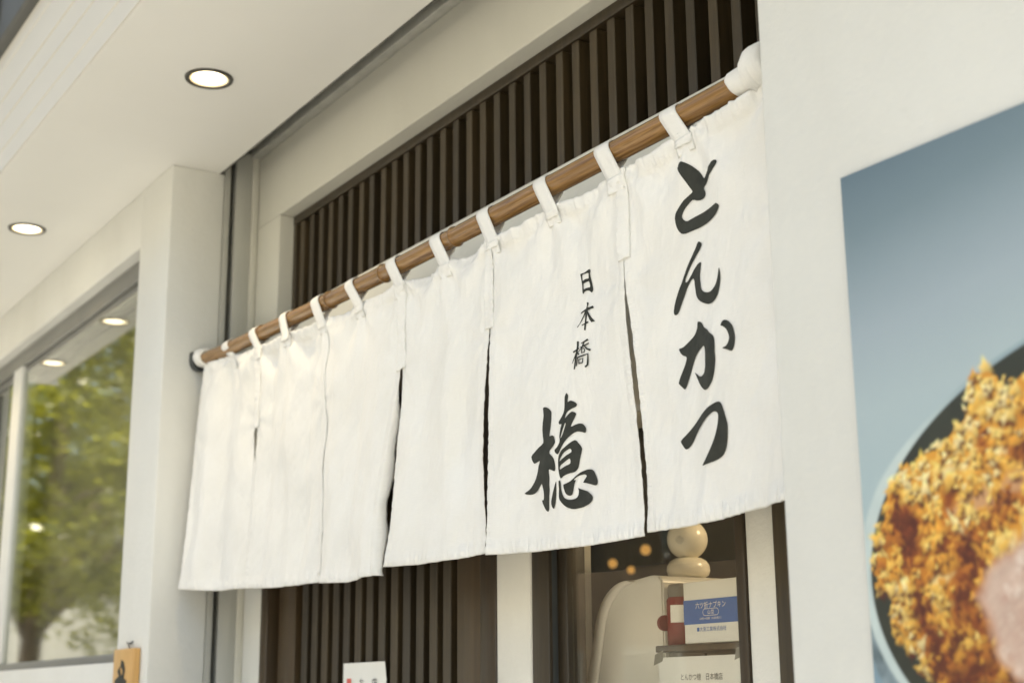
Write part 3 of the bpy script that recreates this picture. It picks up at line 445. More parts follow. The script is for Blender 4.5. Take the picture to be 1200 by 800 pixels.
 ('B', [[[(0.4309,0.5982),(0.4373,0.5956),(0.4467,0.5962),(0.456,0.5976),(0.4657,0.6003),(0.4756,0.6043),(0.4839,0.609),(0.4889,0.6131),(0.4912,0.6185),(0.4906,0.6276),(0.4884,0.638),(0.4861,0.6479),(0.4836,0.6572),(0.4817,0.6649),(0.4801,0.6716),(0.4772,0.6788),(0.4767,0.6841),(0.4835,0.6843),(0.4922,0.6834),(0.4993,0.6846),(0.505,0.6869),(0.5082,0.6907),(0.5102,0.6954),(0.5134,0.7003),(0.5141,0.7055),(0.508,0.711),(0.4988,0.7163),(0.4882,0.7206),(0.4789,0.7242),(0.4752,0.7265),(0.4745,0.7286),(0.4747,0.7315),(0.4778,0.735),(0.4866,0.7398),(0.496,0.7452),(0.5013,0.7507),(0.5046,0.7568),(0.5063,0.764),(0.5064,0.7715),(0.5053,0.7797),(0.5017,0.7856),(0.4933,0.7844),(0.4832,0.7811),(0.4734,0.7782),(0.4656,0.7782),(0.4634,0.7858),(0.463,0.7969),(0.4608,0.8092),(0.4588,0.8206),(0.459,0.8269),(0.4591,0.8326),(0.4565,0.8416),(0.4532,0.8513),(0.4513,0.8608),(0.4493,0.8701),(0.4461,0.8803),(0.4425,0.8887),(0.4397,0.8925),(0.4358,0.8935),(0.4286,0.8927),(0.4206,0.8896),(0.4133,0.884),(0.4064,0.8767),(0.3984,0.8673),(0.3941,0.8595),(0.4003,0.8591),(0.4086,0.8589),(0.4124,0.8523),(0.4138,0.8436),(0.4123,0.8348),(0.4096,0.8264),(0.4077,0.8188),(0.4047,0.8139),(0.3991,0.8151),(0.3917,0.819),(0.3828,0.8235),(0.3716,0.8284),(0.3564,0.8326),(0.339,0.8357),(0.3202,0.837),(0.3004,0.8366),(0.2758,0.8342),(0.2602,0.8306),(0.273,0.827),(0.2951,0.8227),(0.3126,0.817),(0.3292,0.8105),(0.344,0.8034),(0.3567,0.7955),(0.3666,0.7865),(0.3744,0.7773),(0.38,0.7689),(0.3851,0.761),(0.394,0.7531),(0.3984,0.7474),(0.3882,0.7476),(0.3739,0.7497),(0.3639,0.7511),(0.3551,0.7515),(0.347,0.7499),(0.3397,0.7459),(0.3304,0.7375),(0.3264,0.7286),(0.3358,0.7231),(0.3522,0.7185),(0.3724,0.7129),(0.3938,0.7075),(0.415,0.7035),(0.4305,0.6987),(0.4313,0.6906),(0.4272,0.6811),(0.4254,0.6714),(0.4246,0.6611),(0.4266,0.6501),(0.4296,0.6393),(0.4335,0.6296),(0.436,0.62),(0.4329,0.6081)]],[[(0.5071,0.8148),(0.5079,0.8186),(0.5073,0.8268),(0.5051,0.8405),(0.5018,0.8549),(0.4987,0.865),(0.4949,0.8734),(0.4892,0.8819),(0.4831,0.8879),(0.478,0.8885),(0.4733,0.8861),(0.4688,0.8822),(0.4654,0.8772),(0.4642,0.8722),(0.4655,0.8666),(0.4704,0.8601),(0.4768,0.8531),(0.483,0.8454),(0.4892,0.8374),(0.4954,0.8289),(0.5007,0.8215),(0.5046,0.8164)]],[[(0.5866,0.5712),(0.5913,0.5742),(0.5949,0.5788),(0.5942,0.5835),(0.5923,0.5883),(0.5905,0.5935),(0.5904,0.5972),(0.5953,0.5966),(0.6021,0.595),(0.6087,0.5954),(0.6158,0.597),(0.6242,0.6001),(0.6316,0.6036),(0.6356,0.6064),(0.6367,0.609),(0.6349,0.6119),(0.6303,0.6144),(0.6227,0.616),(0.6136,0.6175),(0.6041,0.6195),(0.5951,0.6217),(0.5881,0.624),(0.5826,0.6266),(0.579,0.6298),(0.5764,0.6334),(0.5739,0.638),(0.5727,0.6416),(0.5739,0.6419),(0.5772,0.6403),(0.5828,0.6365),(0.5898,0.6322),(0.5978,0.6287),(0.606,0.6265),(0.6132,0.6271),(0.6195,0.6291),(0.6247,0.6316),(0.6273,0.6348),(0.6253,0.6384),(0.6206,0.6426),(0.6149,0.6477),(0.6084,0.6536),(0.5998,0.6617),(0.5951,0.6681),(0.6026,0.6677),(0.6143,0.6651),(0.6248,0.6636),(0.6354,0.6628),(0.6454,0.6635),(0.6546,0.6656),(0.6626,0.6695),(0.6691,0.6743),(0.674,0.6789),(0.6762,0.6835),(0.6748,0.6888),(0.6701,0.6925),(0.6613,0.691),(0.6501,0.688),(0.6371,0.6856),(0.6242,0.6842),(0.6134,0.6855),(0.6033,0.6883),(0.5927,0.6923),(0.5823,0.6972),(0.5724,0.7028),(0.5631,0.7088),(0.5551,0.7153),(0.5479,0.722),(0.541,0.7284),(0.5348,0.7341),(0.5296,0.7385),(0.5245,0.7404),(0.5175,0.7377),(0.5116,0.7332),(0.5095,0.7295),(0.5108,0.7259),(0.5166,0.7231),(0.5241,0.7198),(0.5314,0.7146),(0.5374,0.7089),(0.54,0.704),(0.5409,0.6995),(0.5406,0.6958),(0.5402,0.6922),(0.5411,0.6878),(0.5427,0.6827),(0.5451,0.6757),(0.5478,0.6685),(0.5517,0.6618),(0.5535,0.6568),(0.5481,0.6565),(0.5414,0.6569),(0.5376,0.654),(0.5363,0.6503),(0.5388,0.6472),(0.5438,0.6436),(0.551,0.6386),(0.5584,0.6328),(0.564,0.6272),(0.5683,0.6203),(0.5707,0.6103),(0.5721,0.5998),(0.5728,0.5904),(0.5737,0.5827),(0.5761,0.5778),(0.5792,0.5746),(0.5827,0.5719)],[(0.5716,0.6556),(0.5676,0.6604),(0.5626,0.6675),(0.5571,0.6755),(0.5519,0.6835),(0.5477,0.6902),(0.5451,0.695),(0.5453,0.6967),(0.5474,0.6957),(0.5513,0.6921),(0.5563,0.6864),(0.5616,0.6785),(0.5669,0.6703),(0.5718,0.6638),(0.575,0.6589),(0.5744,0.6558)]],[[(0.6119,0.7072),(0.6218,0.711),(0.6303,0.7173),(0.6392,0.7242),(0.6458,0.7307),(0.6468,0.7355),(0.646,0.7379),(0.6474,0.7352),(0.648,0.7333),(0.6454,0.7391),(0.6415,0.747),(0.6373,0.7536),(0.6329,0.7605),(0.6286,0.7686),(0.6244,0.7764),(0.6209,0.7826),(0.6168,0.7876),(0.6102,0.7918),(0.603,0.7948),(0.5968,0.7958),(0.5898,0.7962),(0.5805,0.7969),(0.5699,0.7982),(0.5584,0.8007),(0.5475,0.8036),(0.5391,0.8074),(0.5325,0.8084),(0.5274,0.802),(0.5241,0.7922),(0.5233,0.7814),(0.5239,0.7706),(0.5249,0.7618),(0.5269,0.7539),(0.5298,0.7466),(0.5343,0.7401),(0.5416,0.7342),(0.5495,0.7293),(0.5549,0.7268),(0.5615,0.7244),(0.5724,0.7195),(0.585,0.7144),(0.5988,0.7095)],[(0.5327,0.7605),(0.5367,0.7593),(0.5448,0.7555),(0.5559,0.7511),(0.5684,0.7466),(0.5818,0.7434),(0.5922,0.7403),(0.5948,0.7358),(0.5931,0.7319),(0.5898,0.7299),(0.5835,0.7299),(0.5723,0.7329),(0.5602,0.7375),(0.5508,0.7425),(0.5431,0.7481),(0.536,0.7552)],[(0.5316,0.7832),(0.5361,0.7828),(0.5435,0.7806),(0.5533,0.7779),(0.5642,0.775),(0.5755,0.7734),(0.5844,0.7707),(0.587,0.7638),(0.5854,0.7576),(0.5801,0.7576),(0.5718,0.7601),(0.5603,0.7637),(0.5487,0.7678),(0.5403,0.7707),(0.5344,0.7738),(0.5313,0.7791)]],[[(0.5517,0.8254),(0.5643,0.8227),(0.5784,0.8191),(0.5893,0.8142),(0.6003,0.8088),(0.6132,0.803),(0.6276,0.798),(0.6445,0.7951),(0.6616,0.7938),(0.6754,0.794),(0.6876,0.7955),(0.6989,0.7978),(0.7088,0.8017),(0.717,0.8083),(0.7237,0.8159),(0.7295,0.8237),(0.733,0.8307),(0.7326,0.836),(0.7293,0.8396),(0.7242,0.8417),(0.7156,0.8419),(0.7009,0.8393),(0.6842,0.8357),(0.6682,0.8324),(0.6545,0.8296),(0.6443,0.8287),(0.6394,0.8272),(0.6446,0.8222),(0.6526,0.8166),(0.6576,0.813),(0.6593,0.8101),(0.6545,0.8073),(0.6459,0.8054),(0.6345,0.8054),(0.6226,0.8066),(0.6129,0.8087),(0.6047,0.8115),(0.5974,0.815),(0.5936,0.8178),(0.5985,0.8176),(0.6037,0.8179),(0.6006,0.8221),(0.5957,0.8286),(0.593,0.8379),(0.5905,0.8471),(0.5881,0.8532),(0.5848,0.8573),(0.5788,0.8591),(0.5716,0.859),(0.5635,0.8567),(0.556,0.8529),(0.5507,0.8478),(0.547,0.8416),(0.5444,0.8338),(0.5439,0.8272),(0.5459,0.8258)]],[[(0.5212,0.8147),(0.526,0.8134),(0.5309,0.8167),(0.5319,0.8229),(0.5321,0.8311),(0.5331,0.8396),(0.5351,0.8479),(0.539,0.8547),(0.5442,0.8603),(0.5507,0.8644),(0.5579,0.8672),(0.5654,0.869),(0.5736,0.8699),(0.5836,0.8702),(0.5934,0.8696),(0.6018,0.8683),(0.6088,0.866),(0.6136,0.8627),(0.6167,0.8584),(0.6179,0.8525),(0.6175,0.8467),(0.6143,0.8426),(0.6131,0.8405),(0.6199,0.8421),(0.6309,0.8454),(0.6457,0.8486),(0.6612,0.8524),(0.6732,0.8566),(0.6833,0.8612),(0.6929,0.8664),(0.6993,0.8717),(0.6995,0.8764),(0.6955,0.8807),(0.6886,0.8848),(0.6779,0.8885),(0.662,0.8917),(0.6445,0.8942),(0.6279,0.8957),(0.6128,0.8966),(0.6011,0.8971),(0.5906,0.8968),(0.5795,0.8952),(0.5683,0.8925),(0.5568,0.8889),(0.5455,0.884),(0.5339,0.8769),(0.5243,0.8696),(0.5198,0.8645),(0.5184,0.8585),(0.5192,0.8487),(0.5207,0.8373),(0.5205,0.8246)]]]),
]
POSTER_CUT = [(-0.8226, 1.7851), (-0.8408, 1.7764), (-0.8535, 1.7845), (-0.8658, 1.7993), (-0.8774, 1.7941), (-0.8878, 1.7826), (-0.8875, 1.7575), (-0.9154, 1.737), (-0.9396, 1.7288), (-0.9576, 1.722), (-0.9779, 1.7179), (-0.9967, 1.6988), (-1.0075, 1.6697), (-1.0179, 1.6441), (-1.0239, 1.6171), (-1.0068, 1.5931), (-0.9939, 1.5542), (-0.9809, 1.5415), (-0.9591, 1.5153)]
POSTER_MEAT = [(-0.8387, 1.6442), (-0.8623, 1.627), (-0.8884, 1.6095), (-0.8988, 1.5865), (-0.8917, 1.5619), (-0.8801, 1.5269), (-0.8635, 1.5078)]
POSTER_PINK = [(-0.9226, 1.6682), (-0.9026, 1.6823), (-0.8622, 1.6886), (-0.8322, 1.7013), (-0.8346, 1.6804), (-0.8645, 1.6681), (-0.9003, 1.656)]
POSTER_DARK = [(-0.9862, 1.6794), (-0.981, 1.6408), (-0.9697, 1.59), (-0.9607, 1.5732), (-0.9685, 1.6564), (-0.9234, 1.6806), (-0.9178, 1.5869), (-0.9301, 1.6362), (-0.9542, 1.5327), (-0.8978, 1.6333), (-0.8486, 1.7235), (-0.8776, 1.7279)]
def edge_at(E, v):
    """smooth point on a cloth edge; E is a list of (v, x, y, z)"""
    n = len(E)
    if v <= E[0][0]: return E[0][1:]
    for i in range(n - 1):
        if v <= E[i + 1][0] or i == n - 2:
            a, b = E[i], E[i + 1]
            h = b[0] - a[0]; t = (v - a[0]) / h
            p = E[i - 1] if i > 0 else a
            q = E[i + 2] if i < n - 2 else b
            out = []
            for k in (1, 2, 3):
                ma = (b[k] - p[k]) / (b[0] - p[0]) * h
                mb = (q[k] - a[k]) / (q[0] - a[0]) * h
                t2, t3 = t * t, t * t * t
                out.append((2*t3 - 3*t2 + 1) * a[k] + (t3 - 2*t2 + t) * ma + (-2*t3 + 3*t2) * b[k] + (t3 - t2) * mb)
            return tuple(out)

def panel_point(P, u, v):
    """point of a hanging cloth panel: u from its far edge to its near edge, v from top to hem"""
    a = edge_at(P['L'], v); b = edge_at(P['R'], v)
    x = a[0] + (b[0] - a[0]) * u; y = a[1] + (b[1] - a[1]) * u; z = a[2] + (b[2] - a[2]) * u
    z -= P['dip'] * (0.5 - 0.5 * math.cos(4 * math.pi * u)) * max(0.0, 1 - v * 4) ** 2
    z -= P['sag'] * math.sin(math.pi * u) * v ** 3
    pin = min(1.0, u * 9, (1 - u) * 9); pin = pin * pin * (3 - 2 * pin)
    d = 0.0
    for (u0, w, amp, v0, v1, sl) in P['folds']:
        g = math.exp(-((u - u0 - sl * (v - v0)) / w) ** 2)
        rise = 1 / (1 + math.exp(-(v - v0) * 14)); fall = 1 / (1 + math.exp((v - v1) * 14))
        d += amp * g * rise * fall
    d += 0.0016 * math.sin(9.0 * u + 5.0 * v + P['seed']) * math.sin(6.3 * v - 4.1 * u + 2 * P['seed'])
    d += 0.0007 * math.sin(21 * u - 13 * v + 3 * P['seed']) * math.sin(17 * v + 8 * u + P['seed'])
    # puckers hanging from the stitched top band
    d += 0.0010 * math.sin(2 * math.pi * 11 * u + P['seed']) * math.exp(-v * 9)
    return (x, y + d * pin, z)

_NT = np.random.default_rng(5).random((64, 64)).tolist()
def vn(x, y, s=0):
    """value noise in -0.5..0.5"""
    x += 17.3 + 5.7 * s; y += 31.9 + 3.1 * s
    i = math.floor(x); j = math.floor(y); a = x - i; b = y - j
    a = a * a * (3 - 2 * a); b = b * b * (3 - 2 * b)
    i0, i1, j0, j1 = int(i) & 63, int(i + 1) & 63, int(j) & 63, int(j + 1) & 63
    p = _NT[i0][j0] * (1 - a) + _NT[i1][j0] * a; q = _NT[i0][j1] * (1 - a) + _NT[i1][j1] * a
    return p * (1 - b) + q * b - 0.5

def cloth_point(P, u, v):
    """panel_point with wrinkles, stitched hem, selvedges and the pull of the straps"""
    x, y, z = panel_point(P, u, v)
    W, H = 0.33, 0.52
    X, Y = u * W, v * H; s = P['seed']
    e = min(u, 1 - u) * W; b = (1 - v) * H
    pin = min(1.0, e / 0.02)
    d = 0.0120 * vn(X * 11 + Y * 6, Y * 7 - X * 5, s) * pin
    d += 0.0044 * vn(X * 30 + Y * 17, Y * 13 - X * 8, s + 1) * pin
    d += 0.0011 * vn(X * 75 + Y * 40, Y * 30 - X * 15, s + 2) * (0.35 + 0.65 * pin)
    d += 0.0007 * vn(X * 170 + Y * 60, Y * 90, s + 3) * (0.35 + 0.65 * pin)
    # creases fanning out below each strap
    for us in (0.0, 0.5, 1.0):
        du = (u - us) * W
        if abs(du) < 0.13:
            r = math.hypot(du, Y + 0.004); an = math.atan2(du, Y + 0.004)
            d += 0.0046 * math.sin(6.5 * an + 1.3 * s + us) * math.exp(-((r - 0.075) / 0.06) ** 2) * pin
    for us in (0.0, 1.0):               # cloth strained at the top of each slit
        du = (u - us) * W; dv = Y - 0.165
        r = math.hypot(du, dv)
        if r < 0.16:
            an = math.atan2(abs(du), dv)
            d += 0.0013 * math.sin(7.0 * an + s) * math.exp(-((r - 0.06) / 0.045) ** 2) * min(1.0, e / 0.012)
    # dry creases running up from the hem
    d += 0.0040 * vn(X * 42 + Y * 14, Y * 5, s + 4) * math.exp(-b / 0.10) * pin
    if b < 0.026:                        # hem, turned up and stitched
        w = max(0.0, 1 - abs(b - 0.008) / 0.016)
        d += (0.0056 * vn(X * 170, Y * 22, s + 5) - 0.0013) * w
    if e < 0.013 and not (P.get('flush') and False):
        w = min(1.0, (0.013 - e) / 0.004)
        d += (0.0017 * vn(X * 25, Y * 165, s + 6) - 0.0007) * w
    if Y < 0.027:
        w = min(1.0, (0.027 - Y) / 0.005)
        d += (0.0044 * vn(X * 160, Y * 24, s + 7) - 0.0010) * w
    return (x + 0.00025 * vn(X * 40, Y * 170, s + 8) * (1 if e < 0.004 else 0), y + d, z)

# ------------------------------------------------------------------ the setting: ground
def sheet(name, x0, x1, y0, y1, z, mat):
    o = pydata(name, [(x0, y0, z), (x1, y0, z), (x1, y1, z), (x0, y1, z)], [(0, 1, 2, 3)], mat)
    return tag(o, kind='structure')
sheet("ground", -600, 600, -600, 600, -0.124, M['kerb'])
sheet("road", -300, 300, -11.0, -3.6, -0.12, M['asphalt'])
tag(box("pavement", -300, 300, -3.45, 40.0, -0.12, 0.0, M['pavement']), kind='structure')
tag(box("far_pavement", -300, 300, -14.0, -11.15, -0.12, 0.0, M['pavement']), kind='structure')
tag(box("kerb", -300, 300, -3.6, -3.452, -0.12, 0.004, M['kerb'], None, 0.01), kind='structure')
tag(box("far_kerb", -300, 300, -11.148, -11.0, -0.12, 0.004, M['kerb'], None, 0.01), kind='structure')
line_bm = bmesh.new()
for k in range(-18, 19):
    bm_box(line_bm, k * 6.0, k * 6.0 + 3.0, -7.37, -7.23, -0.119, -0.116)
me = bpy.data.meshes.new("road_marking"); line_bm.to_mesh(me); line_bm.free()
tag(link("road_marking", me, M['road_paint']), kind='structure')

# ------------------------------------------------------------------ the shop building
BX = 0.55                         # near end of the building
XL, XR = -3.25, -1.156            # sides of the entrance recess
SOF = 2.79
shop = thing("shop_building", "white plastered shop front with recessed entrance behind the hanging curtain", "building", (-2.0, 0.0, 0.0))
# window wall and pilaster left of the entrance
box("window_header", -6.2, -3.474, 0.0, 0.22, 2.635, SOF, M['plaster'], shop, 0.004)
box("window_wall", -6.2, -3.474, 0.0, 0.22, 0.0, 1.588, M['plaster'], shop, 0.004)
box("end_wall", -6.2, -5.20, 0.002, 0.218, 1.588, 2.635, M['plaster'], shop, 0.002)
box("pilaster", -3.474, XL, -0.0015, 0.136, 0.0, SOF, M['plaster'], shop, 0.004)
# pillar right of the entrance
box("poster_wall", XR, BX, 0.0, 0.30, 0.0, SOF, M['plaster'], shop, 0.006, 3)
# shutter guide rail on the left side of the recess
rail = box("shutter_rail", -3.30, XL - 0.002, 0.1678, 0.2110, 0.0, 2.86, M['rail'], shop, 0.001)
box("rail_lip", -3.30, XL - 0.001, 0.1372, 0.1525, 0.0, 2.84, M['rail'], rail, 0.001)
box("rail_slot", -3.31, -3.292, 0.1526, 0.1677, 0.0, 2.86, M['slot'], rail)
# back wall of the recess
YB = 0.231
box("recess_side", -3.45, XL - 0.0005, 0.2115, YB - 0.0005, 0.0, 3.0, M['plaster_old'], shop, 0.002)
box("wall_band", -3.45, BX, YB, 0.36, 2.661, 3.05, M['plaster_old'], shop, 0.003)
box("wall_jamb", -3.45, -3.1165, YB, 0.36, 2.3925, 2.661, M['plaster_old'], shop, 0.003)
box("wall_beam", -3.45, -1.05, YB, 0.36, 2.165, 2.392, M['plaster'], shop, 0.003)
box("wall_strip", -3.45, -3.1505, YB, 0.36, 0.0, 2.165, M['plaster'], shop, 0.003)
box("wall_post", -2.1185, -2.0125, YB, 0.36, 0.0, 2.165, M['plaster_rough'], shop, 0.004)
box("window_head", -2.0125, -1.05, YB, 0.36, 1.935, 2.165, M['plaster_rough'], shop, 0.003)
box("wall_post", -1.4758, -1.4180, YB, 0.36, 0.0, 1.935, M['plaster_rough'], shop, 0.004)
box("wood_post", -1.4178, -1.36, YB - 0.004, 0.36, 0.0, 1.935, M['wood_dark'], shop, 0.003)
box("wall_post", -1.3598, -1.05, YB, 0.36, 0.0, 1.935, M['plaster_rough'], shop, 0.003)
box("window_apron", -2.0125, -1.4758, YB, 0.36, 0.0, 1.10, M['plaster_rough'], shop, 0.003)

# soffit, slot behind it and stepped fascia
sof = prism("soffit", [(-0.349, SOF), (0.124, SOF), (0.124, SOF + 0.012), (0.10, 2.95), (-0.349, 2.95)], 0, -5.97, BX, M['soffit'], shop, 0.0015)
box("soffit_edge_trim", -5.97, BX, 0.1245, 0.128, SOF + 0.001, 2.86, M['edge'], sof)
box("slot_lining", -3.25, BX, 0.14, 0.225, 2.90, 2.95, M['rail'], shop)
box("slot_edge_strip", XL, BX, 0.205, YB - 0.0005, 2.848, 2.90, M['rail'], shop, 0.002)
fas = [(-0.36, 2.95), (-0.349, 2.95)]
prof = [(-0.349, SOF), (-0.349, 2.790), (-0.3505, 2.792), (-0.3505, 2.846), (-0.353, 2.849), (-0.353, 2.918), (-0.3515, 2.920), (-0.3515, 2.926),
        (-0.354, 2.928), (-0.354, 2.985), (-0.3525, 2.987), (-0.3525, 2.993), (-0.3555, 2.995), (-0.3555, 3.078), (-0.358, 3.082), (-0.358, 3.128)]
outl = [(y - 0.0005, z) for y, z in prof[1:]] + [(-0.3495, 3.128)]
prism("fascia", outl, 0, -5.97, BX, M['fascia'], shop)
box("end_fascia", -5.985, -5.9705, -0.385, 0.0, SOF, 3.128, M['soffit'], shop)
# upper storey
upper = box("upper_storey", -6.2, BX, -0.385, 6.0, 3.13, 4.6, M['cladding'], shop, 0.01)
box("soffit_backfill", -6.2, BX, 0.30, 6.0, 3.06, 3.128, M['cladding'], shop)
for k in range(8):
    box("cladding_rib", -6.1 + k * 0.85, -6.085 + k * 0.85, -0.397, -0.3855, 3.135, 4.59, M['dark_metal'], upper)
# interior shell
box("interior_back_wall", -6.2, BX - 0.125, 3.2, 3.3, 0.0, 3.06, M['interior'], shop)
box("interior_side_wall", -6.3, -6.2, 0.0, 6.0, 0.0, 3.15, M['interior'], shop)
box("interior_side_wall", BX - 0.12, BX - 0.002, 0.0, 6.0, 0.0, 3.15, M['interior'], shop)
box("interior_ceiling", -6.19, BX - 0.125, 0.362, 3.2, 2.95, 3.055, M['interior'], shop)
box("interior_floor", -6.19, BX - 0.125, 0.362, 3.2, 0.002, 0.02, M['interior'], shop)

# ---- shop window left of the pilaster
win = box("shop_window", -5.1985, -3.4745, 0.034, 0.085, 2.580, 2.6345, M['frame_grey'], shop, 0.003)
box("sill_frame", -5.1985, -3.4745, 0.034, 0.085, 1.5885, 1.612, M['frame_grey'], win, 0.003)
box("inner_bead", -5.196, -3.4745, 0.046, 0.080, 2.556, 2.5797, M['frame_grey'], win, 0.002)
box("frame_post", -5.1985, -5.16, 0.034, 0.085, 1.6125, 2.5555, M['frame_grey'], win, 0.002)
box("frame_post", -3.51, -3.4745, 0.034, 0.085, 1.6125, 2.5555, M['frame_grey'], win, 0.002)
box("mullion", -4.86, -4.755, 0.030, 0.082, 1.6125, 2.5795, M['plaster'], win, 0.004)
box("pane", -4.754, -3.511, 0.042, 0.048, 1.6125, 2.5555, M['glass_shop'], win)
box("pane", -5.159, -4.861, 0.052, 0.058, 1.6125, 2.5555, M['glass_shop'], win)
box("blind_panel", -5.15, -4.862, 0.075, 0.082, 1.6125, 2.5555, M['cladding'], win)
# pale roller blind part way behind the pane
box("inner_blind", -5.19, -3.48, 0.15, 0.153, 1.62, 2.60, M['blind'], win)

# ---- lattice over the entrance
YS = 0.272
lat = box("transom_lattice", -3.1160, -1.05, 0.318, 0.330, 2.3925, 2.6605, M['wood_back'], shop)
box("top_rail", -3.1160, -1.05, YS - 0.004, 0.317, 2.638, 2.6605, M['wood_dark'], lat, 0.0015)
box("side_stile", -3.1160, -3.100, YS - 0.003, 0.317, 2.393, 2.6378, M['wood_dark'], lat, 0.0015)
slat0 = None
pitch = 0.0527
for k in range(38):
    x = -3.0785 + k * pitch + random.uniform(-0.0012, 0.0012)
    if x > -1.07: break
    if slat0 is None:
        bm = bmesh.new(); bm_box(bm, 0, 0.0215, 0, 0.040, 0, 0.2445)
        bmesh.ops.recalc_face_normals(bm, faces=bm.faces)
        bmesh.ops.bevel(bm, geom=list(bm.edges), offset=0.0012, segments=1, affect='EDGES')
        sm = bpy.data.meshes.new("slat"); bm.to_mesh(sm); bm.free(); sm.materials.append(M['wood_dark'])
        slat0 = sm
    s = bpy.data.objects.new("slat", slat0); COL.objects.link(s); s.parent = lat
    s.location = Vector((x, YS + random.uniform(-0.0008, 0.0008), 2.3930)) - world_of(lat)

# ---- sliding lattice door
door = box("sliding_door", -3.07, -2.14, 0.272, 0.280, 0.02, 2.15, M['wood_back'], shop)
box("door_post", -3.1503, -3.112, YB - 0.0015, 0.34, 0.0, 2.1645, M['wood_frame'], door, 0.003)
box("door_post", -2.172, -2.1187, YB - 0.0015, 0.34, 0.0, 2.1645, M['wood_frame'], door, 0.003)
box("door_lintel", -3.1115, -2.1725, YB + 0.002, 0.34, 2.10, 2.1645, M['wood_frame'], door, 0.003)
box("stile", -3.08, -2.990, 0.2455, 0.2715, 0.02, 2.098, M['wood_frame'], door, 0.002)
box("stile", -2.2775, -2.150, 0.2455, 0.2715, 0.02, 2.098, M['wood_frame'], door, 0.002)
bm = bmesh.new(); bm_box(bm, 0, 0.0285, 0, 0.026, 0, 2.07)
bmesh.ops.recalc_face_normals(bm, faces=bm.faces)
bmesh.ops.bevel(bm, geom=list(bm.edges), offset=0.0012, segments=1, affect='EDGES')
sm = bpy.data.meshes.new("slat"); bm.to_mesh(sm); bm.free(); sm.materials.append(M['wood_dark'])
for k in range(13):
    s = bpy.data.objects.new("slat", sm); COL.objects.link(s); s.parent = door
    s.location = Vector((-2.953 + 0.0521 * k + random.uniform(-.001, .001), 0.2456 + random.uniform(-.0005, .0005), 0.025)) - world_of(door)

# ---- kitchen window
kw = box("kitchen_window", -2.0120, -1.962, YB + 0.003, 0.300, 1.10, 1.9345, M['wood_dark'], shop, 0.002)
box("inner_frame", -1.9618, -1.935, 0.252, 0.290, 1.10, 1.9345, M['wood_dark'], kw, 0.002)
box("frame_bead", -1.9665, -1.9618, YB + 0.010, 0.2515, 1.10, 1.9345, M['dark_metal'], kw)
box("frame_side", -1.4955, -1.4762, YB - 0.003, 0.300, 1.10, 1.9345, M['wood_frame'], kw, 0.002)
box("pane", -1.9345, -1.4958, 0.262, 0.2645, 1.10, 1.9345, M['glass_kitchen'], kw)

# ------------------------------------------------------------------ downlights in the soffit
lamp_spots = [(-2.721, -0.111, 'recessed ceiling downlight nearest the entrance corner, above the curtain'),
              (-3.946, -0.178, 'recessed ceiling downlight at the left, in front of the shop window head'),
              (-4.82, -0.262, 'recessed ceiling downlight left of the frame, its reflection brighter in the shop window'),
              (-5.57, -0.255, 'farthest ceiling downlight, seen only as the lower left reflection in the shop window')]
proto = None
for i, (x, y, lab) in enumerate(lamp_spots):
    if proto is None:
        t = thing("downlight", lab, "ceiling light", (x, y, SOF), "recessed downlights in the soffit")
        lathe("trim_ring", (x, y, SOF), [(0.0405, 0.001), (0.0405, -0.002), (0.043, -0.004), (0.050, -0.004), (0.0515, 0.0008)], M['ring_dark'], t, caps=False)
        lathe("reflector", (x, y, SOF), [(0.0405, -0.0022), (0.0385, -0.0010), (0.0352, -0.0004)], M['lamp_cone'], t, caps=False)
        lathe("diffuser", (x, y, SOF), [(0.0, -0.0014), (0.02, -0.0012), (0.0353, -0.0003)], M['lamp'], t)
        proto = t
    else:
        t = proto.copy(); COL.objects.link(t); t.location = (x, y, SOF); t["label"] = lab
        for ch in list(proto.children):
            if ch.type != 'MESH': continue
            c = ch.copy(); COL.objects.link(c); c.parent = t
    ld = bpy.data.lights.new("downlight_beam", 'SPOT'); ld.energy = 4.0; ld.color = (1.0, 0.80, 0.52)
    ld.spot_size = math.radians(110); ld.spot_blend = 0.8; ld.shadow_soft_size = 0.035
    lo = bpy.data.objects.new("downlight_beam", ld); COL.objects.link(lo)
    lo.parent = t; lo.location = (0, 0, -0.008)

# ------------------------------------------------------------------ bamboo pole and its brackets
rod_pts = [(-3.235, 2.2965), (-3.0855, 2.2880), (-2.84, 2.2815), (-2.6, 2.2765), (-2.25, 2.2710), (-1.943, 2.2698), (-1.6, 2.2705), (-1.294, 2.2718), (-1.17, 2.2728)]
def rod_z(x):
    return float(np.interp(x, [p[0] for p in rod_pts], [p[1] for p in rod_pts]))
RY = 0.088
pole = thing("bamboo_pole", "brown smoked bamboo pole carrying the white shop curtain", "pole", (-2.2, RY, rod_z(-2.2)))
nodes = [-2.849, -2.5083, -2.278, -2.0165, -1.16]
P_, R_ = [], []
xs = np.linspace(-3.235, -1.17, 260)
for x in xs:
    r = 0.0163 + 0.0004 * math.sin(x * 3.1)
    for nd in nodes:
        r += 0.0016 * math.exp(-((x - nd) / 0.004) ** 2) - 0.0007 * math.exp(-((x - nd - 0.012) / 0.006) ** 2)
    P_.append((x, RY, rod_z(x))); R_.append(r)
tube("culm", P_, R_, M['bamboo'], pole, 28)
for nd in nodes[:4]:
    tube("node_ring", [(nd - 0.0022, RY, rod_z(nd)), (nd, RY, rod_z(nd)), (nd + 0.0022, RY, rod_z(nd))], [0.0178, 0.0186, 0.0178], M['bamboo_node'], pole, 28)

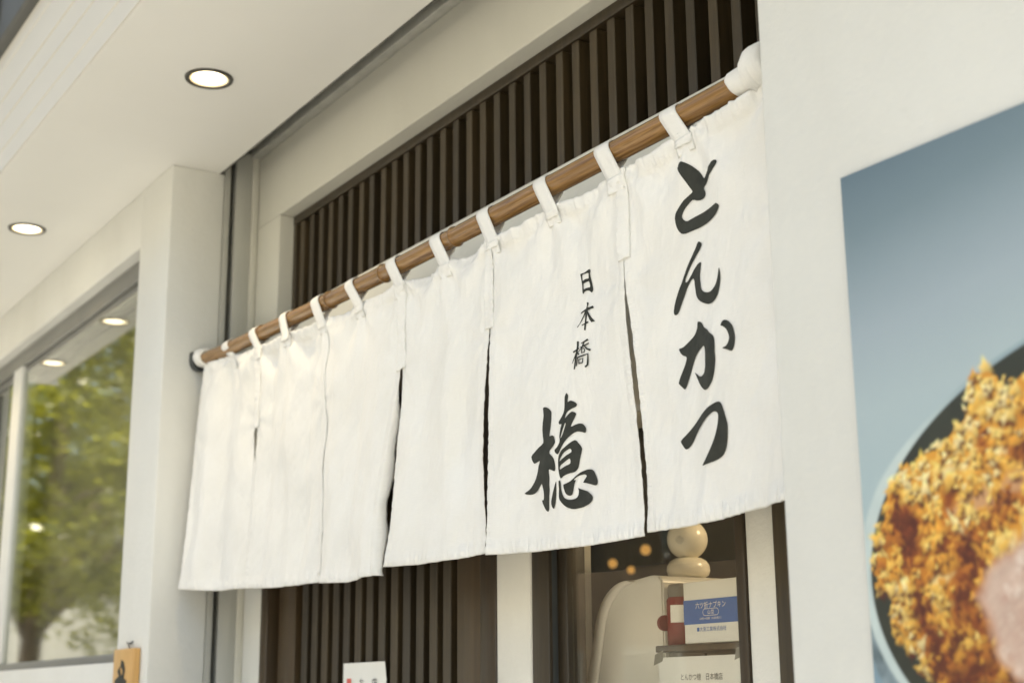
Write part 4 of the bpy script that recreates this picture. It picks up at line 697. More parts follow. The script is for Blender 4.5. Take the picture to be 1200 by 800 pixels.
def bracket(x0, x1, label):
    t = thing("pole_bracket", label, "bracket", (x0, RY, rod_z(x0)), "brackets holding the curtain pole")
    z = rod_z(x0) ; xa, xb = min(x0, x1), max(x0, x1)
    plate = [(RY + 0.024 * math.cos(a), z + 0.027 * math.sin(a)) for a in np.linspace(math.pi, 2 * math.pi, 13)] + [(RY + 0.024, z + 0.006), (RY + 0.019, z + 0.006)]
    plate += [(RY + 0.019 * math.cos(a), z - 0.001 + 0.0215 * math.sin(a)) for a in np.linspace(2 * math.pi, math.pi, 13)] + [(RY - 0.019, z + 0.016), (RY - 0.024, z + 0.019)]
    prism("cradle", plate, 0, xa, xb, M['dark_metal'], t, 0.0008)
    box("fixing_plate", x0 - 0.003 if x0 > -2 else x0 - 0.0005, x0 + 0.004 if x0 < -2 else x0 + 0.001, RY - 0.012, RY + 0.024, z - 0.020, z + 0.016, M['dark_metal'], t, 0.001)
    return t
bracket(XL + 0.0006, XL + 0.022, "dark metal pole cradle on the side wall at the far left end")
bracket(XR - 0.0015, XR - 0.022, "dark pole cradle at the near end behind the poster wall corner")

# ------------------------------------------------------------------ noren
noren = thing("noren", "white cotton noren curtain printed with black calligraphy, hanging across the entrance", "noren curtain", (-2.2, 0.085, 2.235))
OFF = world_of(noren)
panel_objs = {}
def make_panel(key, P, label):
    us = np.concatenate([[0, 0.004, 0.012, 0.02, 0.03], np.linspace(0.04, 0.96, 150), [0.97, 0.98, 0.988, 0.996, 1.0]])
    vs = np.concatenate([np.linspace(0, 0.945, 170), [0.950, 0.955, 0.960, 0.965, 0.972, 0.98, 0.988, 0.995, 1.0]])
    V = []; A = []; UV = []
    W = abs(P['R'][0][1] - P['L'][0][1]); H = 0.52
    for v in vs:
        for u in us:
            V.append(Vector(cloth_point(P, float(u), float(v))) - OFF)
            UV.append((u * W + P['seed'], -v * H))
            e = min(u, 1 - u) * W
            hemw = max(0.0, min(1.0, 1 - abs((1 - v) * H - 0.009) / 0.016))
            side = max(0.0, min(1.0, (0.013 - e) / 0.005))
            top = max(0.0, min(1.0, (0.026 - v * H) / 0.008)) * 0.8
            A.append((hemw, side, top))
    n = len(us); F = []
    for j in range(len(vs) - 1):
        for i in range(n - 1):
            F.append((j * n + i, (j + 1) * n + i, (j + 1) * n + i + 1, j * n + i + 1))
    if key == 'D':       # selvedge turned back at the open slit
        base = len(V); prev = None
        cols = []
        for (dx, dy) in ((0.0030, 0.003), (0.0055, 0.009), (0.0060, 0.016), (0.004, 0.021)):
            c = []
            for j, v in enumerate(vs):
                g = max(0.0, min(1.0, (v - 0.32) / 0.25)); g = g * g * (3 - 2 * g)
                g *= 1 + 0.15 * math.sin(31 * v)
                p = Vector(cloth_point(P, 1.0, float(v))) - OFF
                c.append(len(V)); V.append(p + Vector((dx * g, dy * g + 0.0004, 0)))
                UV.append((W + P['seed'] + dy, -v * H)); A.append((0, 1, 0))
            cols.append(c)
        last = [j * n + n - 1 for j in range(len(vs))]
        for c in cols:
            for j in range(len(vs) - 1):
                F.append((last[j], last[j + 1], c[j + 1], c[j]))
            last = c
    me = bpy.data.meshes.new("cloth_panel")
    me.from_pydata(V, [], F); me.update()
    uvl = me.uv_layers.new(name="UVMap")
    for lp in me.loops: uvl.data[lp.index].uv = UV[lp.vertex_index]
    at = me.attributes.new("hem", 'FLOAT_VECTOR', 'POINT')
    for i, a in enumerate(A): at.data[i].vector = a
    o = link("cloth_panel", me, M['cloth'], noren, True)
    o["label"] = label
    so = o.modifiers.new("thickness", 'SOLIDIFY'); so.thickness = 0.0011; so.offset = -1
    panel_objs[key] = o
panel_labels = dict(A="nearest panel printed with four large black kana", B="panel with three small kanji above one large kanji",
                    C="plain white panel between two open slits", D="plain panel with its near edge turned back",
                    E="plain panel second from the far end", F="farthest plain panel, blown out at the bottom")
for k in 'ABCDEF': make_panel(k, PANELS[k], panel_labels[k])

def flat_print(name, rings_list, P, parent, lift0):
    """ink shapes lying on the cloth, triangulated with inner points so that they follow its folds"""
    allV = []; allF = []
    for q, rings in enumerate(rings_list):
        pts = []; edges = []
        for ring in rings:
            s = len(pts)
            pts += [Vector((p[0] * 0.33, p[1] * 0.52)) for p in ring]
            edges += [(s + i, s + (i + 1) % len(ring)) for i in range(len(ring))]
        xs_ = [p.x for p in pts]; ys_ = [p.y for p in pts]
        x = min(xs_)
        while x < max(xs_):
            y = min(ys_)
            while y < max(ys_):
                pts.append(Vector((x + random.uniform(-.0005, .0005), y + random.uniform(-.0005, .0005)))); y += 0.0040
            x += 0.0040
        v2, _, f2, _, _, _ = delaunay_2d_cdt(pts, edges, [], 0, 1e-6)
        def ink(c):
            n = 0
            for ring in rings:
                w = False; m_ = len(ring)
                for i in range(m_):
                    ax, ay = ring[i][0] * 0.33, ring[i][1] * 0.52; bx_, by_ = ring[(i + 1) % m_][0] * 0.33, ring[(i + 1) % m_][1] * 0.52
                    if (ay > c.y) != (by_ > c.y) and c.x < (bx_ - ax) * (c.y - ay) / (by_ - ay) + ax: w = not w
                n += w
            return n == 1
        f2 = [f for f in f2 if ink((v2[f[0]] + v2[f[1]] + v2[f[2]]) / 3)]
        base = len(allV)
        lift = lift0 + 0.00006 * q
        for p in v2:
            w = cloth_point(P, p.x / 0.33, p.y / 0.52)
            allV.append(Vector((w[0], w[1] - lift, w[2])) - OFF)
        for f in f2: allF.append(tuple(base + i for i in f))
    me = bpy.data.meshes.new(name); me.from_pydata(allV, [], allF); me.update()
    return link(name, me, M['ink'], parent, True)
for pk, rings in GLYPHS:
    flat_print("printed_character", rings, PANELS[pk], panel_objs[pk], 0.0009)

def ribbon(name, path, width_vec, th, mat, parent, vlen0=0.0):
    """flat strap along a path; path points are the strap's centre line"""
    V = []; F = []; UV = []
    L = 0.0
    for i, p in enumerate(path):
        p = Vector(p)
        t = (Vector(path[min(i + 1, len(path) - 1)]) - Vector(path[max(i - 1, 0)])).normalized()
        wv = Vector(width_vec[i] if isinstance(width_vec, list) else width_vec)
        nrm = wv.cross(t).normalized()
        if i: L += (p - Vector(path[i - 1])).length
        for a in (-1, -0.4, 0.4, 1):
            for s in (0,):
                V.append(p + wv * a * 0.5 + nrm * (0.0006 * (1 - a * a))); UV.append((a * wv.length * 0.5 + path[0][0], L))
    for i in range(len(path) - 1):
        for k in range(3):
            F.append((i * 4 + k, (i + 1) * 4 + k, (i + 1) * 4 + k + 1, i * 4 + k + 1))
    off = world_of(parent)
    me = bpy.data.meshes.new(name); me.from_pydata([v - off for v in V], [], F); me.update()
    uvl = me.uv_layers.new(name="UVMap")
    for lp in me.loops: uvl.data[lp.index].uv = UV[lp.vertex_index]
    o = link(name, me, mat, parent, True)
    so = o.modifiers.new("thickness", 'SOLIDIFY'); so.thickness = th; so.offset = 0
    return o

order = 'FEDCBA'
seam_x = [PANELS['F']['L'][0][1]] + [PANELS[k]['R'][0][1] for k in order]
def cloth_at(x, dz):
    """front of the cloth dz below its top edge at world x"""
    for i, k in enumerate(order):
        if x <= seam_x[i + 1] or k == 'A':
            P = PANELS[k]
            u = (x - seam_x[i]) / (seam_x[i + 1] - seam_x[i])
            return Vector(cloth_point(P, u, dz / 0.52))
def cloth_at_y(x, Y, i):
    """front of the cloth near seam i, Y below the top"""
    PL, PR = PANELS[order[i - 1]], PANELS[order[i]]
    v = Y / 0.52
    xm = panel_point(PR, 0.0, v)[0]
    if x < xm:
        xl = panel_point(PL, 0.0, v)[0]; xr = panel_point(PL, 1.0, v)[0]
        p = cloth_point(PL, (x - xl) / (xr - xl), v)
    else:
        xr = panel_point(PR, 1.0, v)[0]
        p = cloth_point(PR, (x - xm) / (xr - xm), v)
    return (x, p[1], p[2])
cross = [-1.4208, -1.5739, -1.7378, -1.9076, -2.0664, -2.2303, -2.402, -2.5562, -2.7164, -2.8821, -3.0426]
for cx in cross:
    w = random.uniform(0.033, 0.036)
    ax = cx + random.uniform(0.021, 0.025)       # where the strap is sewn on
    zr = rod_z(cx); r = 0.0180
    front = []
    for dz in (0.020, 0.014, 0.008):
        p = cloth_at(ax, dz); front.append((p.y - 0.0022, p.z))
    ztop = cloth_at(ax, 0.0).z
    for a in np.linspace(-0.12, math.pi / 2, 10):
        front.append((RY - r * math.cos(a), zr + r * math.sin(a)))
    path = []
    n = len(front)
    for i, (y, z) in enumerate(front):
        f = min(1.0, max(0.0, (zr + r - z) / 0.056))
        path.append((cx + (ax - cx) * f, y, z))
    for a in np.linspace(math.pi / 2 + 0.2, math.pi + 0.5, 8):
        path.append((cx + 0.004 * (a - 1.6), RY - r * math.cos(a), zr + r * math.sin(a)))
    path.append((cx + 0.008, 0.0905, ztop + 0.004)); path.append((cx + 0.010, 0.0885, ztop - 0.014))
    st = ribbon("strap", path, (w, 0, 0), 0.0013, M['tape'], noren)
    # square sewn end of the strap, pressed in along a stitched V
    g = []; uvp = []
    nx_, ny_ = 9, 9
    # a flat piece: carried by its four corners, not by every wrinkle below it
    q00, q10 = cloth_at(ax - w / 2, 0.008), cloth_at(ax + w / 2, 0.008)
    q01, q11 = cloth_at(ax - w / 2 + 0.002, 0.031), cloth_at(ax + w / 2 + 0.002, 0.031)
    ylow = min(q00.y, q10.y); q00.y = q10.y = ylow
    for j in range(ny_):
        for i in range(nx_):
            a, c = i / (nx_ - 1) - 0.5, j / (ny_ - 1)
            q = (q00 * (0.5 - a) + q10 * (0.5 + a)) * (1 - c) + (q01 * (0.5 - a) + q11 * (0.5 + a)) * c
            vline = abs(abs(a) * 2 - (1 - c))               # the V and the border are stitched down
            lift = 0.0024 * min(1.0, vline * 3.2, (0.5 - abs(a)) * 9 + 0.30, (1 - c) * 7 + 0.30) + 0.0016
            g.append((q.x, q.y - lift, q.z)); uvp.append((q.x, q.z))
    pt = pydata("stitched_patch", g, [(j * nx_ + i, (j + 1) * nx_ + i, (j + 1) * nx_ + i + 1, j * nx_ + i + 1) for j in range(ny_ - 1) for i in range(nx_ - 1)], M['tape'], st, True)
    uvl = pt.data.uv_layers.new(name="UVMap")
    for lp in pt.data.loops: uvl.data[lp.index].uv = uvp[lp.vertex_index]
    so = pt.modifiers.new("thickness", 'SOLIDIFY'); so.thickness = 0.0014; so.offset = -1

# seam tapes above the slits
for i, (vend) in zip(range(1, 6), (0.35, 0.97, 0.32, 0.295, 0.255)):
    P = PANELS[order[i]]; Pl = PANELS[order[i - 1]]
    V = []; UV = []; nr = 60
    for j in range(nr):
        v = vend * j / (nr - 1); Y = v * 0.52
        pm = Vector(panel_point(P, 0.0, v))
        hw = 0.0125 if i != 2 else 0.010
        row = []
        for a in (-1.0, -0.86, -0.6, -0.2, 0.2, 0.6, 0.86, 1.0):
            q = Vector(cloth_at_y(pm.x + a * hw, Y, i)) if i != 2 else Vector(cloth_point(P, max(0.001, (a * 0.5 + 0.5) * 0.06), v))
            edge = 0.0004 if abs(a) > 0.95 else 0.0019
            pk = 0.0030 * vn(a * 2, Y * 190, i) * (1.0 if abs(a) > 0.5 else 0.25)
            V.append(q + Vector((0, -edge - 0.0006 + pk, 0))); UV.append((q.x, Y))
    n = 8
    F = [(j * n + k, (j + 1) * n + k, (j + 1) * n + k + 1, j * n + k + 1) for j in range(nr - 1) for k in range(n - 1)]
    tp = pydata("seam_tape", V, F, M['tape'], noren, True)
    uvl = tp.data.uv_layers.new(name="UVMap")
    for lp in tp.data.loops: uvl.data[lp.index].uv = UV[lp.vertex_index]
    so = tp.modifiers.new("thickness", 'SOLIDIFY'); so.thickness = 0.0010; so.offset = -1

# white cloth wound round the two pole ends
def wrap(x0, x1, prof, label, dz=0.0, lean=0.0):
    """prof: radius along the pole, with a rumpled outline"""
    V = []; F = []; seg = 48; n = len(prof)
    for i, (f, r) in enumerate(prof):
        x = x0 + (x1 - x0) * f
        for k in range(seg):
            th = 2 * math.pi * k / seg
            rr = r * (1 + 0.04 * math.sin(2 * th + 5 * f) + 0.02 * math.sin(7 * th - 9 * f))
            z = rr * math.sin(th)
            V.append((x + lean * z, RY + rr * math.cos(th), rod_z(x) + dz * min(1.0, f * 5) + z * (1.0 if z > 0 else 0.92)))
    for i in range(n - 1):
        for k in range(seg):
            k2 = (k + 1) % seg
            F.append((i * seg + k, i * seg + k2, (i + 1) * seg + k2, (i + 1) * seg + k))
    o = pydata("end_wrap", V, F, M['tape'], noren, True)
    uvl = o.data.uv_layers.new(name="UVMap")
    for lp in o.data.loops:
        c = o.data.vertices[lp.vertex_index].co; uvl.data[lp.index].uv = (c.x * 3, c.z + c.y)
    o["label"] = label
    so = o.modifiers.new("thickness", 'SOLIDIFY'); so.thickness = 0.0015; so.offset = 0
    return o
wrap(-3.188, -3.228, [(0, 0.0172), (0.01, 0.0205), (0.05, 0.0225), (0.5, 0.0235), (0.9, 0.0240), (1.0, 0.0225), (1.02, 0.017)], "white cloth wrapped round the far pole end", 0.003, -0.25)
wrap(-1.292, -1.252, [(0, 0.0170), (0.02, 0.0195), (0.10, 0.0208), (0.5, 0.0212), (0.9, 0.0210), (1.0, 0.018)], "white cloth strap wrapped round the near pole end", 0.0, -0.45)
wrap(-1.256, -1.222, [(0, 0.010), (0.01, 0.024), (0.06, 0.0300), (0.18, 0.0300), (0.5, 0.0300), (0.85, 0.0285), (0.97, 0.024), (1.0, 0.012)], "thicker fold of white cloth at the near pole end", 0.009, -0.16)

# ------------------------------------------------------------------ food poster on the near wall
PX0, PX1, PZ0, PZ1 = -1.0335, -0.1335, 1.145, 2.0445
poster = thing("food_poster", "large colour poster of a golden fried cutlet on a dark plate on the near wall", "poster", (PX0, 0.0, PZ0))
box("backing_panel", PX0, PX1, -0.0048, -0.0004, PZ0, PZ1, M['poster_edge'], poster, 0.001)
def paint_poster():
    gx = np.concatenate([np.linspace(PX0 + 0.0005, -0.74, 400), np.linspace(-0.735, PX1 - 0.0005, 90)])
    gz = np.concatenate([np.linspace(PZ0 + 0.0005, 1.46, 50), np.linspace(1.463, 2.0440, 560)])
    X, Z = np.meshgrid(gx, gz)
    def c8(r, g, b):
        return ((np.array([r, g, b]) / 255.0) ** 2.2)
    def vnoise(x, y, f, seed):
        r = np.random.default_rng(seed); T = r.random((128, 128))
        x = x * f + 50.3; y = y * f + 40.7
        i = np.floor(x).astype(int); j = np.floor(y).astype(int); a = x - i; b = y - j
        a = a * a * (3 - 2 * a); b = b * b * (3 - 2 * b)
        t = lambda p, q: T[p % 128, q % 128]
        return (t(i, j) * (1 - a) + t(i + 1, j) * a) * (1 - b) + (t(i, j + 1) * (1 - a) + t(i + 1, j + 1) * a) * b
    def fb(f, seed):
        return sum(vnoise(X, Z, f * 2 ** k, seed + k) / 2 ** k for k in range(4)) / 1.875
    lerp = lambda a, b, t: a * (1 - t[..., None]) + b * t[..., None]
    ss = lambda a, b, v: (lambda t: t * t * (3 - 2 * t))(np.clip((v - a) / (b - a), 0, 1))
    # slate-blue table top in the photograph printed on the poster
    stops_z = [1.14, 1.50, 1.66, 1.78, 1.86, 1.92, 1.97, 2.045]
    cols = np.array([c8(105, 140, 160), c8(120, 150, 168), c8(168, 190, 196), c8(172, 190, 196), c8(160, 176, 186), c8(140, 158, 168), c8(118, 138, 148), c8(96, 117, 130)])
    zz = Z - (X - PX0) * 0.16 + 0.02 * (fb(4, 3) - 0.5)
    C = np.stack([np.interp(zz, stops_z, cols[:, k]) for k in range(3)], -1)
    # dark round plate
    cx, cz, ra, rb = -0.6423, 1.6101, 0.3858, 0.2284
    e = np.sqrt(((X - cx) / ra) ** 2 + ((Z - cz) / rb) ** 2)
    ang = np.arctan2(Z - cz, X - cx)
    rw = 0.5 + 0.5 * ss(1.57, 1.66, Z)
    edge = ss(1.024 + 0.024 * ss(-0.93, -1.02, X) * rw, 1.014 + 0.017 * ss(-0.93, -1.02, X) * rw, e)
    low = ss(1.60, 1.52, Z)
    rim = lerp(np.broadcast_to(c8(150, 172, 180), C.shape), np.broadcast_to(c8(205, 220, 218), C.shape), ss(-0.86, -0.99, X) * (0.8 + 0.4 * (fb(40, 5) - 0.5)))
    # outside of the bowl, below the rim
    e2 = np.sqrt(((X - cx) / (ra * 1.0)) ** 2 + ((Z - cz + 0.020) / (rb * 1.05)) ** 2)
    side = ss(1.05, 1.03, e2) * ss(1.63, 1.58, Z)
    sidecol = lerp(np.broadcast_to(c8(60, 78, 84), C.shape), np.broadcast_to(c8(150, 170, 180), C.shape), fb(60, 9))
    C = lerp(C, sidecol, side)
    C = lerp(C, rim, edge)
    inner = ss(1.004, 0.994, e)
    plate = lerp(np.broadcast_to(c8(36, 42, 36), C.shape), np.broadcast_to(c8(58, 62, 52), C.shape), fb(25, 8))
    C = lerp(C, plate, inner)
    # cutlet: crumb coating
    def signed(poly):
        """distance to a closed outline, negative inside"""
        D = np.full(X.shape, 9.0); ins = np.zeros(X.shape, bool); n = len(poly)
        for i in range(n):
            (ax, az), (bx_, bz_) = poly[i], poly[(i + 1) % n]
            ex, ez = bx_ - ax, bz_ - az
            t = np.clip(((X - ax) * ex + (Z - az) * ez) / (ex * ex + ez * ez + 1e-12), 0, 1)
            D = np.minimum(D, np.hypot(X - ax - t * ex, Z - az - t * ez))
            if abs(ez) > 1e-9:
                c = (az > Z) != (bz_ > Z)
                ins ^= c & (X < (Z - az) * ex / ez + ax)
        return np.where(ins, -D, D)
    sd = signed(POSTER_CUT + [(-0.90, 1.455), (-0.74, 1.415), (-0.56, 1.43), (-0.43, 1.50), (-0.36, 1.60), (-0.40, 1.70), (-0.52, 1.77), (-0.66, 1.81), (-0.76, 1.805)])
    ec = 1.0 + (sd + 0.010 * (fb(60, 21) - 0.5) + 0.008 * (fb(160, 31) - 0.5)) * 10
    cut = ss(1.0, 0.985, ec)
    tone = 0.62 + (fb(26, 41) - 0.5) * 1.7 + 0.30 * ss(1.66, 1.75, Z) + 0.06
    for (hx_, hz_) in POSTER_DARK:
        tone -= 0.66 * np.exp(-(((X - hx_) / 0.010) ** 2 + ((Z - hz_) / 0.019) ** 2))
    tone = np.clip(tone, 0, 1)
    base = np.array([c8(84, 34, 18), c8(140, 70, 26), c8(200, 126, 42), c8(226, 160, 62)])
    crumb = np.stack([np.interp(tone, [0.05, 0.35, 0.65, 1.0], base[:, k]) for k in range(3)], -1)
    pk = ss(0.006, -0.006, signed(POSTER_PINK) + 0.012 * (fb(70, 91) - 0.5))
    crumb = lerp(crumb, np.broadcast_to(c8(206, 160, 120), C.shape), pk * 0.8)
    C = lerp(C, crumb, cut)
    # crumb flakes stamped over the coating, coarse to fine
    r = np.random.default_rng(77)
    hx = gx; hz = gz
    def at(x, z):
        i = min(max(np.searchsorted(hx, x), 0), len(hx) - 1); j = min(max(np.searchsorted(hz, z), 0), len(hz) - 1)
        return ec[j, i], tone[j, i]
    def stamp(x, z, a, b, rot, col, soft, k):
        R_ = a * 1.5
        j0, j1 = np.searchsorted(hz, z - R_), np.searchsorted(hz, z + R_)
        i0, i1 = np.searchsorted(hx, x - R_), np.searchsorted(hx, x + R_)
        if j1 <= j0 or i1 <= i0: return
        dx = X[j0:j1, i0:i1] - x; dz = Z[j0:j1, i0:i1] - z
        u = (dx * math.cos(rot) + dz * math.sin(rot)) / a; v = (-dx * math.sin(rot) + dz * math.cos(rot)) / b
        th = np.arctan2(v, u)
        rad = np.sqrt(u * u + v * v) * (1 + 0.22 * np.sin(3 * th + k) + 0.14 * np.sin(5 * th + 2 * k))
        w = np.clip((1 - rad) / soft, 0, 1)[..., None]
        sh = (1 + 0.55 * np.clip((dz * 0.9 - dx * 0.45) / a, -1, 1))[..., None]
        C[j0:j1, i0:i1] = C[j0:j1, i0:i1] * (1 - w) + np.clip(col * sh, 0, 1) * w
    gold = [c8(112, 52, 26), c8(178, 106, 42), c8(222, 156, 62), c8(240, 188, 88), c8(248, 210, 120), c8(252, 228, 162)]
    for count, amin, amax, soft in ((520, 0.010, 0.017, 0.8), (1900, 0.0060, 0.0105, 0.6), (2600, 0.0030, 0.0060, 0.55)):
        for _ in range(count):
            x = r.uniform(PX0 + 0.002, -0.45); z = r.uniform(1.38, 1.86)
            q, tn = at(x, z)
            if q > 1.0 + (0.05 if amin < 0.009 else -0.08): continue
            a = r.uniform(amin, amax); b = a * r.uniform(0.45, 0.85)
            k = int(np.clip(tn * 5.2 - 0.3 + r.normal(0, 0.9), 0, 5))
            # lower rolls of the coating are toasted darker
            toast = 0.74 + 0.26 * min(1, max(0, (z - 1.50) / 0.12))
            if amin < 0.009 and r.random() < 0.6:
                stamp(x + 0.35 * a, z - 0.75 * a, a, b, r.uniform(0, 3.14), c8(92, 38, 16), 0.9, r.uniform(0, 6))
            stamp(x, z, a, b, r.uniform(0, 3.14), gold[k] * toast * r.uniform(0.8, 1.05), soft, r.uniform(0, 6))
    # cut face of the meat
    em = signed(POSTER_MEAT + [(-0.78, 1.470), (-0.66, 1.462), (-0.56, 1.50), (-0.53, 1.58), (-0.60, 1.65), (-0.74, 1.668)]) + 0.012 * (fb(50, 61) - 0.5)
    meat = ss(0.004, -0.008, em)
    mcol = lerp(np.broadcast_to(c8(188, 150, 134), C.shape), np.broadcast_to(c8(222, 200, 184), C.shape), fb(55, 71))
    mcol = lerp(mcol, np.broadcast_to(c8(228, 210, 196), C.shape), ss(0.5, 0.8, fb(70, 81)))
    fx = X * 0.85 + Z * 0.5; fz = Z * 0.85 - X * 0.5
    fib = sum(vnoise(fx, fz * 5.5, f, 95 + q) for q, f in enumerate((22, 55, 120))) / 3
    mcol = mcol * (0.84 + 0.32 * fib[..., None])
    mcol = lerp(mcol, np.broadcast_to(c8(196, 132, 88), C.shape), 0.55 * ss(-0.016, 0.002, em))
    C = lerp(C, mcol, meat)
    # the print's own softness
    for _ in range(1):
        C[1:-1, 1:-1] = 0.4 * C[1:-1, 1:-1] + 0.15 * (C[:-2, 1:-1] + C[2:, 1:-1] + C[1:-1, :-2] + C[1:-1, 2:])
    V = np.stack([X, np.full_like(X, -0.0056), Z], -1).reshape(-1, 3) - np.array([PX0, 0, PZ0])
    nx, nz = len(gx), len(gz)
    idx = np.arange(nx * nz).reshape(nz, nx)
    F = np.stack([idx[:-1, :-1], idx[:-1, 1:], idx[1:, 1:], idx[1:, :-1]], -1).reshape(-1, 4)
    me = bpy.data.meshes.new("print_sheet")
    me.vertices.add(len(V)); me.vertices.foreach_set("co", V.ravel())
    me.loops.add(F.size); me.loops.foreach_set("vertex_index", F.ravel().astype(np.int32))
    me.polygons.add(len(F)); me.polygons.foreach_set("loop_start", np.arange(0, F.size, 4, dtype=np.int32))
    me.update(calc_edges=True)
    ca = me.color_attributes.new("print", 'FLOAT_COLOR', 'POINT')
    ca.data.foreach_set("color", np.concatenate([np.clip(C, 0, 1).reshape(-1, 3), np.ones((nx * nz, 1))], 1).ravel())
    m = bpy.data.materials.new("printed_poster_film"); m.use_nodes = True
    nt = m.node_tree; b = nt.nodes["Principled BSDF"]
    a = N(nt, "ShaderNodeAttribute"); a.attribute_name = "print"
    hs = N(nt, "ShaderNodeHueSaturation", Value=0.80)
    nt.links.new(a.outputs["Color"], hs.inputs["Color"]); nt.links.new(hs.outputs[0], b.inputs["Base Color"])
    b.inputs["Roughness"].default_value = 0.5
    link("print_sheet", me, m, poster)
paint_poster()

# ------------------------------------------------------------------ wooden plaque hanging on the pilaster
plq = thing("wooden_plaque", "honey coloured wooden plaque with black carved character, hung low on the white pilaster", "plaque", (-3.36, -0.012, 1.35))
box("board", -3.432, -3.292, -0.0215, -0.0025, 1.22, 1.616, M['plaque_wood'], plq, 0.003)
tube("hook", [(-3.362, -0.004, 1.600), (-3.362, -0.006, 1.618), (-3.362, -0.010, 1.624), (-3.362, -0.006, 1.6275), (-3.362, 0.0, 1.6275)], 0.0017, M['dark_metal'], plq, 8)
tube("hook_arm", [(-3.384, -0.006, 1.632), (-3.376, -0.008, 1.6285), (-3.350, -0.008, 1.6285), (-3.342, -0.006, 1.632)], 0.0015, M['dark_metal'], plq, 8)
def brush(parent, strokes, y, mat, name):
    V = []; F = []
    for s_i, (pts, w0, w1) in enumerate(strokes):
        n = len(pts); b0 = len(V)
        for i, p in enumerate(pts):
            a = Vector((*pts[max(i - 1, 0)],)); b = Vector((*pts[min(i + 1, n - 1)],)); t = (b - a).normalized()
            nn = Vector((-t.y, t.x)); w = (w0 + (w1 - w0) * i / (n - 1)) / 2
            for q in (1, -1):
                V.append((p[0] + nn.x * w * q, y - 0.0006 - 0.0001 * s_i, p[1] + nn.y * w * q))
        for i in range(n - 1):
            k = b0 + 2 * i; F.append((k, k + 1, k + 3, k + 2))
    o = pydata(name, V, F, mat, parent)
    so = o.modifiers.new("relief", 'SOLIDIFY'); so.thickness = 0.0015; so.offset = 0
    return o
brush(plq, [([(-3.372, 1.582), (-3.356, 1.578), (-3.348, 1.566), (-3.352, 1.552), (-3.366, 1.546)], 0.018, 0.014),
            ([(-3.386, 1.570), (-3.376, 1.556), (-3.372, 1.540)], 0.016, 0.010),
            ([(-3.408, 1.536), (-3.386, 1.544), (-3.352, 1.542), (-3.330, 1.534)], 0.016, 0.018),
            ([(-3.366, 1.556), (-3.370, 1.520), (-3.378, 1.470)], 0.020, 0.016),
            ([(-3.398, 1.520), (-3.412, 1.500), (-3.416, 1.480)], 0.016, 0.006),
            ([(-3.340, 1.520), (-3.330, 1.500), (-3.346, 1.486)], 0.012, 0.016),
            ([(-3.410, 1.462), (-3.372, 1.470), (-3.322, 1.464)], 0.014, 0.016),
            ([(-3.368, 1.470), (-3.368, 1.430), (-3.380, 1.390)], 0.018, 0.012),
            ([(-3.400, 1.420), (-3.362, 1.400), (-3.320, 1.376)], 0.008, 0.018)], -0.0215, M['ink'], "carved_character")

# ------------------------------------------------------------------ paper notice on the door
ntc = thing("paper_notice", "white paper notice with red and black print on the dark slatted door", "notice", (-2.641, 0.226, 1.36))
sheet_v = []
for j in range(9):
    for i in range(9):
        u, v = i / 8, j / 8
        sheet_v.append((-2.737 + 0.191 * u, 0.2440 - 0.006 * math.sin(math.pi * u) * 0.4 - 0.004 * max(0, v - 0.9) * 10 * (u > 0.8), 1.30 + 0.269 * v))
pydata("sheet", sheet_v, [(j * 9 + i, j * 9 + i + 1, (j + 1) * 9 + i + 1, (j + 1) * 9 + i) for j in range(8) for i in range(8)], M['paper'], ntc, True)
box("red_stamp", -2.714, -2.696, 0.2408, 0.2416, 1.40, 1.538, M['print_red'], ntc)
for i, ch in enumerate("お待ち下"):
    lettering("print_column", ch, 0.022, (-2.658, 0.2402, 1.520 - i * 0.026), M['print_black'], ntc)
for i, ch in enumerate("店内にて"):
    lettering("print_column", ch, 0.024, (-2.602, 0.2400, 1.518 - i * 0.028), M['print_black'], ntc)

# ------------------------------------------------------------------ things behind the kitchen window
ctr = thing("kitchen_counter", "dark kitchen worktop behind the window, carrying the cream machine", "counter", (-1.8, 0.6, 0.0))
box("worktop", -2.30, -1.30, 0.325, 0.95, 1.16, 1.20, M['wood_dark'], ctr, 0.003)
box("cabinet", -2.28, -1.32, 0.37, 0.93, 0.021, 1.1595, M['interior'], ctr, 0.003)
shf = thing("window_shelf", "narrow brown shelf board behind the glass under the napkin box", "shelf", (-1.6, 0.32, 1.56))
box("board", -1.728, -1.497, 0.268, 0.42, 1.562, 1.572, M['wood_frame'], shf, 0.002)
box("support", -1.525, -1.505, 0.30, 0.40, 1.2005, 1.5615, M['wood_frame'], shf, 0.002)

mac = thing("rice_machine", "cream kitchen machine with a rounded top edge behind the window glass", "machine", (-1.9, 0.45, 1.2))
def arc(cx, cz, r, a0, a1, n):
    return [(cx + r * math.cos(math.radians(a)), cz + r * math.sin(math.radians(a))) for a in np.linspace(a0, a1, n)]
top_l = arc(-1.885, 1.590, 0.092, 163, 92, 12)
outl = [(-1.802, 1.201), (-2.045, 1.201)] + [(-2.004, 1.50)] + top_l + [(-1.83, 1.688)] + arc(-1.816, 1.672, 0.014, 80, 0, 5)
prism("housing", outl, 1, 0.345, 0.62, M['machine'], mac, 0.003)
band = []
def offset(o_, d):
    return [(x - d * 0.9, z + d * 0.55) for x, z in o_]
edge_line = [(-2.047, 1.201), (-2.006, 1.50)] + [(x - 0.002, z + 0.001) for x, z in top_l]
bandv = []; bf = []
for (x, z) in edge_line:
    k = len(bandv)
    bandv += [(x, 0.338, z), (x + 0.020, 0.338, z - 0.004), (x + 0.020, 0.344, z - 0.004), (x - 0.004, 0.37, z + 0.003), (x, 0.62, z + 0.002)]
